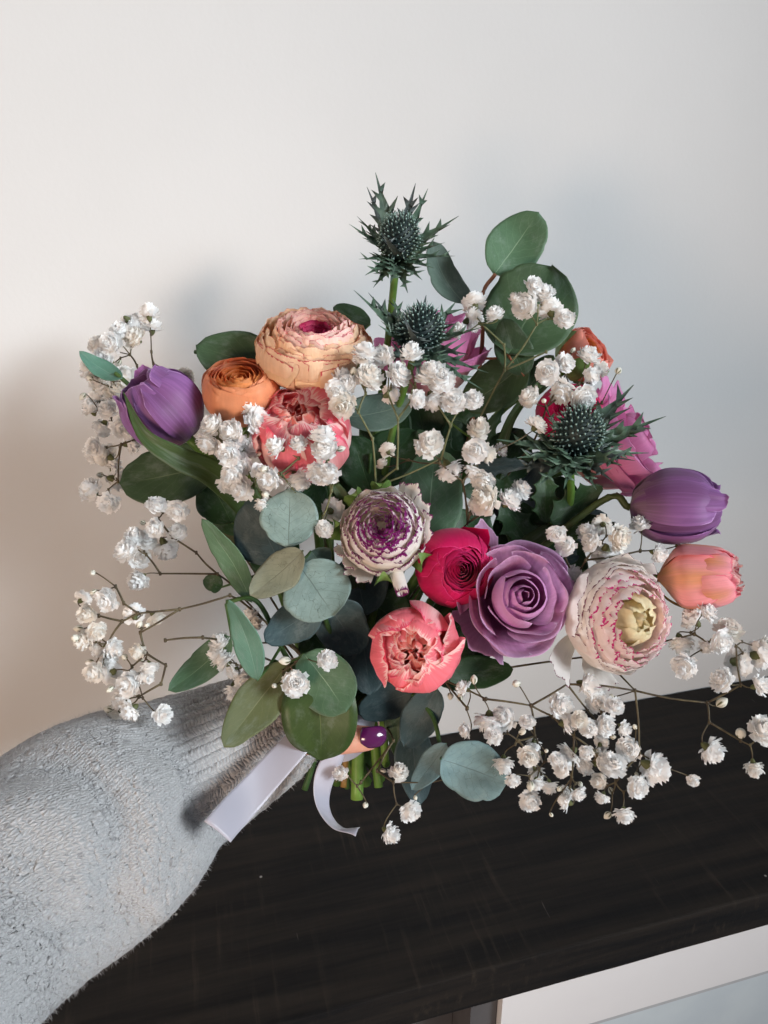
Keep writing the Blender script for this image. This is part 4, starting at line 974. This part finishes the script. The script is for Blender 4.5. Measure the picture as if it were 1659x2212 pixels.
sprig('baby\'s breath running through the centre between thistle stems and the lilac rose',
      [(1010, 1130, .015, None), (1000, 1040, .0, 0), (950, 1000, .0, 1), (1030, 1000, .0, 1), (1080, 1090, .0, 0), (1015, 1110, .0, 0)],
      [(926, 961, 31), (970, 1011, 33), (838, 974, 22, .03), (826, 1003, 20, .03), (1027, 974, 29), (1051, 980, 28), (1033, 930, 26, .015), (1022, 1014, 27), (1044, 1036, 28), (1052, 1081, 33), (1024, 1092, 26), (1123, 1061, 30), (1099, 1083, 28), (1081, 973, 24, .02), (1158, 920, 28)], [], d=.404, seed=7, jit=.008)
sprig('baby\'s breath against the big dark eucalyptus leaf at upper right',
      [(1090, 800, .01, None), (1089, 745, .0, 0), (1040, 700, .0, 1), (1160, 700, .0, 0), (1180, 760, .0, 0)],
      [(1150, 616, 26), (1177, 638, 26), (1118, 649, 24), (1136, 661, 27), (1188, 670, 29), (1219, 688, 25), (1069, 681, 29), (1024, 656, 26, .01), (1017, 692, 30, .01), (992, 715, 22)], [], d=.422, seed=8, jit=.006, twig='twig_green')
sprig('baby\'s breath around the half hidden orange ranunculus, above the right thistle',
      [(1150, 960, .02, None), (1180, 880, .0, 0), (1215, 820, .0, 1), (1250, 830, .0, 1), (1300, 870, .0, 0)],
      [(1183, 804, 26), (1219, 784, 26), (1271, 772, 29), (1275, 812, 27), (1217, 844, 30), (1259, 856, 27), (1145, 860, 26), (1175, 815, 22), (1295, 800, 20)], [(1335, 802, 13), (1237, 758, 9), (1175, 866, 9), (1190, 905, 9)], d=.424, seed=9, jit=.006)
sprig('baby\'s breath between the right purple tulip and the white ranunculus',
      [(1240, 1260, .01, None), (1265, 1210, .0, 0), (1300, 1170, .0, 1), (1383, 1190, .0, 1), (1215, 1190, .0, 0)],
      [(1202, 1153, 24), (1222, 1180, 25), (1301, 1133, 29), (1268, 1151, 27), (1279, 1171, 28), (1308, 1192, 30), (1335, 1163, 30), (1383, 1135, 25), (1419, 1195, 27), (1471, 1175, 22, .01), (1235, 1239, 22), (1232, 1262, 20)], [], d=.412, seed=10, jit=.008)
sprig('baby\'s breath trailing to the right edge below the salmon tulip',
      [(1300, 1420, .02, None), (1372, 1492, .01, 0), (1528, 1518, .005, 1), (1600, 1480, .0, 2), (1500, 1370, .0, 0), (1590, 1395, .0, 3), (1532, 1560, .0, 2), (1600, 1600, .0, 6), (1530, 1390, .0, 4)],
      [(1499, 1339, 29), (1527, 1323, 24), (1471, 1387, 30), (1479, 1435, 30), (1527, 1395, 24), (1575, 1363, 29), (1591, 1431, 32), (1563, 1471, 30), (1639, 1415, 34), (1639, 1481, 29), (1555, 1383, 24), (1533, 1619, 35), (1648, 1578, 29), (1628, 1655, 23), (1650, 1395, 24)],
      [(1557, 1519, 20), (1600, 1585, 19)], d=.408, seed=11, jit=.008)
sprig('large spreading baby\'s breath sprig over the dark shelf at lower right',
      [(960, 1470, .02, None), (1050, 1510, .0, 0), (1147, 1524, .0, 1), (1225, 1478, .0, 2), (1195, 1548, .0, 2), (1155, 1590, .0, 2), (1372, 1492, .0, 3), (1381, 1628, .0, 6), (1330, 1690, .0, 7), (1290, 1560, .0, 3), (1240, 1590, .0, 4), (1120, 1600, .0, 5), (1165, 1660, .0, 11), (1235, 1680, .0, 10), (1290, 1630, .0, 10), (1010, 1530, .0, 0)],
      [(1004, 1488, 24), (1057, 1553, 30), (1088, 1553, 28), (1007, 1578, 24), (1066, 1589, 19), (1139, 1561, 18), (1209, 1525, 27), (1223, 1561, 24), (1251, 1555, 22), (1265, 1477, 25), (1290, 1491, 26), (1287, 1516, 23), (1326, 1527, 25), (1270, 1572, 25), (1304, 1567, 28), (1346, 1572, 22), (1153, 1606, 19), (1141, 1634, 26), (1164, 1628, 17), (1088, 1648, 28), (1108, 1684, 19), (1158, 1668, 24), (1158, 1690, 22), (1186, 1696, 25), (1144, 1729, 25), (1231, 1628, 27), (1203, 1642, 21), (1214, 1659, 24), (1267, 1623, 22), (1265, 1654, 22), (1298, 1606, 20), (1298, 1645, 32), (1326, 1654, 26), (1295, 1687, 24), (1358, 1618, 26), (1228, 1707, 21), (1248, 1712, 20), (1225, 1732, 23), (1301, 1720, 16), (1349, 1757, 24), (1408, 1657, 35), (1375, 1700, 29), (1497, 1684, 15), (1429, 1668, 18)],
      [(1024, 1470, 14), (973, 1502, 12), (994, 1508, 13), (1116, 1477, 15), (1127, 1581, 12), (1321, 1504, 11), (1372, 1571, 10), (1146, 1696, 14), (1323, 1592, 11), (1209, 1703, 10), (1253, 1693, 9), (1190, 1759, 8), (1319, 1707, 12), (1314, 1760, 13), (1180, 1622, 9), (1375, 1672, 8)], d=.404, seed=12, jit=.010)
sprig('few small baby\'s breath flowers dangling below the thumb by the cut stems',
      [(850, 1600, .01, None), (815, 1665, .0, 0), (850, 1690, .0, 1), (780, 1690, .0, 0)],
      [(885, 1752, 24), (840, 1798, 23), (860, 1670, 25), (738, 1670, 19), (1075, 1665, 12)], [(825, 1665, 12), (790, 1738, 10), (897, 1722, 9)], d=.412, seed=13, jit=.004)

# ------------------------------------------------------------------ extra cut stem ends below the hand
for (x0, x1, y1, w_, m_, lab) in [(775, 771, 1726, 14, 'stem_cut', 'thick bright green cut stem ending lowest below the thumb'), (752, 742, 1700, 7, 'stem_brown', 'thin brown cut stem left of the thick green one'),
                                  (806, 818, 1700, 10, 'stem_cut', 'green cut stem right of the thick one below the nail'), (828, 836, 1650, 9, 'stem_cut', 'short green stem end beside the purple fingernail'), (700, 658, 1706, 7, 'stem_dark', 'dark cut stem leaning left behind the ribbons')]:
    t = Tubes(); t.add([P(x0, 1480, .458), P(x0, 1560, .452), P((x0 + x1) / 2, 1640, .448), P(x1, y1, .446)], px(w_, .45), px(w_ * .95, .45), 14, 14)
    o = link('cut_stem', t.build('cut_stem'), M[m_]); tag(o, lab, 'stem', 'cut stems below the hand')

# ------------------------------------------------------------------ ribbon
k = Nt('satin'); vec, u, v = k.uv()
we = k.noise(k.comb(k.math('MULTIPLY', u, 160.0), k.math('MULTIPLY', v, 6.0)), 1.0, 2.0)
hem = k.ramp(k.math('SUBTRACT', .5, k.math('ABSOLUTE', k.math('SUBTRACT', u, .5))), .0, .02, 1, 0)
k.bump(k.math('ADD', we, k.math('MULTIPLY', hem, 2.0)), .15, .0004)
k.b.inputs['Anisotropic'].default_value = .6; k.b.inputs['Sheen Weight'].default_value = .3
M['satin'] = k.done(k.mix(hem, (.47, .455, .52), (.56, .54, .60)), .34, .5, .12)
rb = thing('satin_ribbon', 'pale lilac-white satin ribbon tied at the stems with two hanging tails', 'ribbon', G)
def ribbon_tail(pts, wpx, nrm, name):
    c = catmull([tuple(P(*q[:3])) for q in pts], np.linspace(0, 1, 48)); T = np.gradient(c, axis=0)
    nn = catmull(nrm, np.linspace(0, 1, 48)); g = []
    ww = catmull([[x] for x in wpx], np.linspace(0, 1, 48))[:, 0]
    for j in range(48):
        y = Vector(T[j]).normalized(); h = V3(*nn[j]); z = (h - y * h.dot(y)).normalized(); x = y.cross(z)
        hw = px(ww[j], .41) / 2
        g.append([tuple(Vector(c[j]) + x * (u * hw) + y * (.18 * u * hw * (j / 47) ** 8) + z * (.0003 * math.cos(u * 2) + .0030 * math.sin(j * .16 + u * .9) * min(1, j / 12))) for u in np.linspace(-1, 1, 13)])
    uv = np.stack(np.broadcast_arrays(np.linspace(0, 1, 13)[None, :], np.linspace(0, 1, 48)[:, None]), -1)
    o = attach(link(name, grid(name, np.array(g), uv), M['satin']), rb)
    sm = o.modifiers.new('t', 'SOLIDIFY'); sm.thickness = .0003; sm.offset = 0
ribbon_tail([(720, 1520, .428), (660, 1585, .408), (600, 1650, .394), (530, 1728, .380), (467, 1798, .366)], [52, 60, 62, 64, 66], [(.1, .3, 1), (.0, .4, 1), (0, .2, 1), (0, .3, 1), (.1, .1, 1)], 'ribbon_tail')
ribbon_tail([(752, 1560, .426), (728, 1615, .418), (704, 1670, .412), (704, 1735, .408), (730, 1786, .404), (772, 1803, .400)], [46, 44, 46, 46, 46, 44], [(.3, 0, .9), (.5, 0, .9), (.75, .1, .6), (.85, .5, .35), (.6, 1.0, .3), (.2, 1.0, .16)], 'ribbon_tail')
t = Tubes()
for i in range(5):
    pass
u = np.linspace(0, 2 * PI, 33)[None, :-1]; vv = np.linspace(-1, 1, 6)[:, None]
pts = np.array([[tuple(G + V3(.021 * math.cos(a), .004 * math.sin(3 * a) + h * .012 - .006, .014 * math.sin(a))) for a in u[0]] for h in vv[:, 0]])
uvs = np.stack(np.broadcast_arrays(u / 6.283, (vv + 1) / 2), -1)
attach(link('ribbon_band', grid('ribbon_band', pts, uvs, True), M['satin']), rb)

# ------------------------------------------------------------------ the person: hand, nail, sleeve
k = Nt('skin'); ob = k.obj(); n1 = k.noise(ob, 60.0, 4.0); n2 = k.noise(ob, 420.0, 3.0)
k.bump(n2, .25, .0008)
k.b.inputs['Subsurface Weight'].default_value = .18; k.b.inputs['Subsurface Radius'].default_value = (.006, .002, .001)
M['skin'] = k.done(k.mix(k.ramp(n1, .3, .7), (.66, .33, .24), (.72, .40, .30)), .48, .35)
k = Nt('plum_nail_varnish'); M['nail'] = k.done((.085, .008, .075), .16, .6); k.b.inputs['Coat Weight'].default_value = .6
hx = [  # x, y, d, radius m, parent
    (470, 1640, .435, .019, -1), (560, 1580, .448, .019, 0), (612, 1545, .450, .022, 1), (654, 1530, .452, .022, 2),
    (640, 1456, .454, .0125, 25), (690, 1440, .468, .0088, 4), (752, 1448, .482, .0082, 5), (806, 1470, .474, .0072, 6),
    (668, 1500, .462, .0125, 3), (724, 1494, .480, .009, 8), (790, 1504, .484, .0084, 9), (826, 1520, .470, .0074, 10),
    (668, 1540, .464, .0125, 3), (726, 1540, .482, .0088, 12), (786, 1548, .483, .008, 13), (818, 1560, .470, .007, 14),
    (660, 1578, .460, .0115, 3), (716, 1584, .476, .0076, 16), (766, 1590, .476, .0068, 17), (796, 1598, .466, .006, 18),
    (634, 1580, .438, .0112, 2), (684, 1600, .424, .0102, 20), (745, 1597, .418, .0086, 21), (790, 1595, .4165, .0076, 22), (820, 1595, .4180, .0056, 23), (604, 1486, .454, .0165, 2)]
hv = [P(a, b, c) for a, b, c, _, _ in hx]
pr = thing('person', 'arm in a pale grey knitted sweater, hand gripping the stems, plum nail varnish', 'person', hv[0])
me = bpy.data.meshes.new('hand'); me.from_pydata([tuple(p) for p in hv], [(h[4], i) for i, h in enumerate(hx) if h[4] >= 0], [])
hand = link('hand', me, M['skin'])
sk = hand.modifiers.new('skin', 'SKIN'); ss = hand.modifiers.new('sub', 'SUBSURF'); ss.levels = 2; ss.render_levels = 3
for i, sv in enumerate(me.skin_vertices[0].data): sv.radius = (hx[i][3], hx[i][3])
me.skin_vertices[0].data[0].use_root = True
sk.use_smooth_shade = True
attach(hand, pr)
# thumbnail: a curved shield sitting on the end joint, facing the lens
nc = P(806, 1594, .4165 - .0060); ax = (P(838, 1590, .4175) - P(770, 1594, .4165)).normalized(); nz = (B - ax * B.dot(ax)).normalized(); ny = nz.cross(ax)
uu = np.linspace(-1, 1, 15)[None, :]; tt = np.linspace(0, 1, 15)[:, None]
wn = .0056 * (.90 + .10 * np.sin(np.pi * tt)) * np.clip(1 - (np.clip((tt - .62) / .38, 0, 1)) ** 3.2 * .5, 0, 1)
ln = (tt - .5) * .0142 - .0016 * (uu ** 2) * (1 - 2 * np.clip(tt, 0, .5) * 1.0) * -1
pts = np.array([[tuple(nc + ax * float(ln[j, i]) + ny * float(uu[0, i] * wn[j, 0]) + nz * float(.0010 - .0026 * uu[0, i] ** 2 - .002 * (tt[j, 0] - .35) ** 2 * 4)) for i in range(15)] for j in range(15)])
uvs = np.stack(np.broadcast_arrays((uu + 1) / 2, tt), -1)
no = attach(link('fingernail', grid('fingernail', pts, uvs), M['nail']), pr)
sm = no.modifiers.new('t', 'SOLIDIFY'); sm.thickness = .0007; sm.offset = -1

# sleeve: a knitted tube along the forearm with ribbed cuff and folds
NU, NV = 420, 400
spine = [(618, 1540, .462), (552, 1588, .452), (375, 1684, .428), (212, 1790, .400), (44, 1908, .366), (-115, 2050, .335), (-330, 2280, .29)]
rads = [.0295, .0335, .0425, .0500, .0515, .051, .050]
cs = catmull([tuple(P(*q)) for q in spine], np.linspace(0, 1, NV)); rs = catmull([[x] for x in rads], np.linspace(0, 1, NV))[:, 0]
T = np.gradient(cs, axis=0); T /= np.linalg.norm(T, axis=1)[:, None]
ref = np.array(B); X = np.cross(T, ref); X /= np.linalg.norm(X, axis=1)[:, None]; Y = np.cross(X, T)     # Y faces the lens
arc = np.concatenate([[0], np.cumsum(np.linalg.norm(np.diff(cs, axis=0), axis=1))])
th = np.linspace(0, 2 * PI, NU, endpoint=False)[None, :]; s_ = arc[:, None]
sm_ = lambda e0, e1, x: (lambda t: t * t * (3 - 2 * t))(np.clip((x - e0) / (e1 - e0), 0, 1))
rr = np.repeat(rs[:, None], NU, 1)
cuff = 1 - sm_(.062, .082, s_)
rr = rr + cuff * .0011 * np.cos(46 * th)                      # ribs run along the arm
blouse = sm_(.066, .10, s_) * (1 - sm_(.12, .20, s_))
rr = rr + .006 * blouse
def fold(s0, th0, ds, dth, amp, slope=0.0):
    dt = np.angle(np.exp(1j * (th - th0 - slope * (s_ - s0))))
    return amp * np.exp(-((s_ - s0) / ds) ** 2 - (dt / dth) ** 2)
def proj(a):
    q = a - np.array(CAM); z = -(q @ np.array(B)); return np.stack([W_ / 2 + F * (q @ np.array(R)) / z, H_ / 2 - F * (q @ np.array(U)) / z], -1)
p0_ = cs[:, None, :] + rr[..., None] * (np.cos(th)[..., None] * X[:, None, :] + np.sin(th)[..., None] * Y[:, None, :])
xy = proj(p0_); facing = np.clip(np.sin(th) * 2 + .3, 0, 1)
def crease(line, wid, amp):
    "a fold laid over the sleeve along a line"
    c = catmull(line, np.linspace(0, 1, 40)); dm = np.full(xy.shape[:2], 1e9)
    for q in c: dm = np.minimum(dm, np.hypot(xy[..., 0] - q[0], xy[..., 1] - q[1]))
    return amp * np.exp(-(dm / wid) ** 2) * facing
rr = rr + crease([(-80, 1700), (90, 1668), (200, 1712), (262, 1790), (236, 1905)], 44, -.0032)
rr = rr + crease([(-80, 1780), (80, 1752), (160, 1806), (176, 1900)], 70, .0034) + crease([(-40, 1640), (120, 1606), (250, 1660), (325, 1770), (300, 1890)], 50, .0028)
rr = rr + crease([(300, 1610), (380, 1680), (400, 1780)], 24, -.003) + crease([(330, 1950), (420, 1840)], 30, .003) + crease([(120, 2020), (250, 1960)], 40, -.003)
rn = np.random.RandomState(4)
for _ in range(26):
    rr = rr + fold(rn.uniform(.06, .3), rn.uniform(0, 6.28), rn.uniform(.012, .03), rn.uniform(.2, .6), rn.uniform(-.0018, .0018), rn.uniform(-8, 8))
rr = rr + rn.normal(0, .00010, rr.shape) + .00034 * np.repeat(np.repeat(rn.normal(0, .5, (NV // 4, NU // 4)), 4, 0), 4, 1)
rr[0] *= .93; rr[1] *= .97
pts = cs[:, None, :] + rr[..., None] * (np.cos(th)[..., None] * X[:, None, :] + np.sin(th)[..., None] * Y[:, None, :])
circ = .30
uv = np.stack(np.broadcast_arrays(th / (2 * PI), s_ / .30), -1).astype(float)
k = Nt('grey_wool_knit'); vec, u, v = k.uv()
dist = k.noise(k.comb(k.math('MULTIPLY', u, 14.0), k.math('MULTIPLY', v, 14.0)), 1.0, 3.0)
uu_ = k.math('ADD', k.math('MULTIPLY', u, 112.0), k.math('MULTIPLY', dist, 1.2)); vv_ = k.math('ADD', k.math('MULTIPLY', v, 140.0), k.math('MULTIPLY', dist, 1.6))
xl = k.math('ABSOLUTE', k.math('SUBTRACT', k.math('FRACT', uu_), .5))
yy = k.math('FRACT', k.math('ADD', vv_, k.math('MULTIPLY', xl, 1.5)))
leg = k.math('MULTIPLY', k.math('SINE', k.math('MULTIPLY', yy, PI)), k.math('SINE', k.math('MULTIPLY', xl, 2 * PI)))
fz = k.noise(k.comb(k.math('MULTIPLY', u, 260.0), k.math('MULTIPLY', v, 220.0)), 1.0, 4.0, .7)
pill = k.noise(k.comb(k.math('MULTIPLY', u, 62.0), k.math('MULTIPLY', v, 50.0)), 1.0, 3.0, .6)
hgt = k.math('ADD', k.math('MULTIPLY', leg, .8), k.math('ADD', k.math('MULTIPLY', fz, .8), k.math('MULTIPLY', pill, .9)))
k.bump(hgt, .6, .0014)
hole = k.ramp(pill, .33, .38, 1, 0)
col = k.mix(k.ramp(fz, .3, .75), (.34, .335, .335), (.50, .495, .50))
col = k.mix(k.math('MULTIPLY', k.ramp(leg, .0, .35, 1, 0), .32), col, (.21, .205, .21))
col = k.mix(k.math('MULTIPLY', hole, .5), col, (.13, .13, .135))
k.b.inputs['Sheen Weight'].default_value = .35; k.b.inputs['Sheen Roughness'].default_value = .8
M['wool'] = k.done(col, 1.0, .0)
sl = attach(link('sleeve', grid('sleeve', pts, uv, True), M['wool']), pr)
so2 = sl.modifiers.new('t', 'SOLIDIFY'); so2.thickness = .003; so2.offset = -1
# loose wool fibres standing off the knit
fv, ff = [], []
nrm = np.cos(th)[..., None] * X[:, None, :] + np.sin(th)[..., None] * Y[:, None, :]
for _ in range(90000):
    j, i = rn.randint(3, NV - 12), rn.randint(0, NU)
    if math.sin(th[0, i]) < -.35: continue
    p = pts[j, i]; n_ = nrm[j, i]; d1 = n_ * rn.uniform(.15, .9) + rn.normal(0, .55, 3); d1 /= np.linalg.norm(d1)
    d2 = d1 + rn.normal(0, .7, 3); d2 /= np.linalg.norm(d2); L = rn.uniform(.0015, .0075)
    sd = np.cross(d1, np.array(B)); sd = sd / (np.linalg.norm(sd) + 1e-9) * .00013
    b0 = len(fv); p = p - n_ * .0004
    fv += [p - sd, p + sd, p + d1 * L * .5 + sd, p + d1 * L * .5 - sd, p + d1 * L * .5 + d2 * L * .5]
    ff += [(b0, b0 + 1, b0 + 2, b0 + 3), (b0 + 3, b0 + 2, b0 + 4)]
M['fuzz'] = plain('wool_fibre', (.48, .475, .48), (.60, .595, .60), 50, .95, .1, .4)
fo = attach(link('wool_fuzz', mesh_from('wool_fuzz', fv, ff), M['fuzz']), sl)
fo.parent = sl; fo.matrix_parent_inverse = sl.matrix_parent_inverse.copy(); fo.matrix_parent_inverse.identity(); fo['kind'] = 'stuff'
print('objects', len(bpy.data.objects))
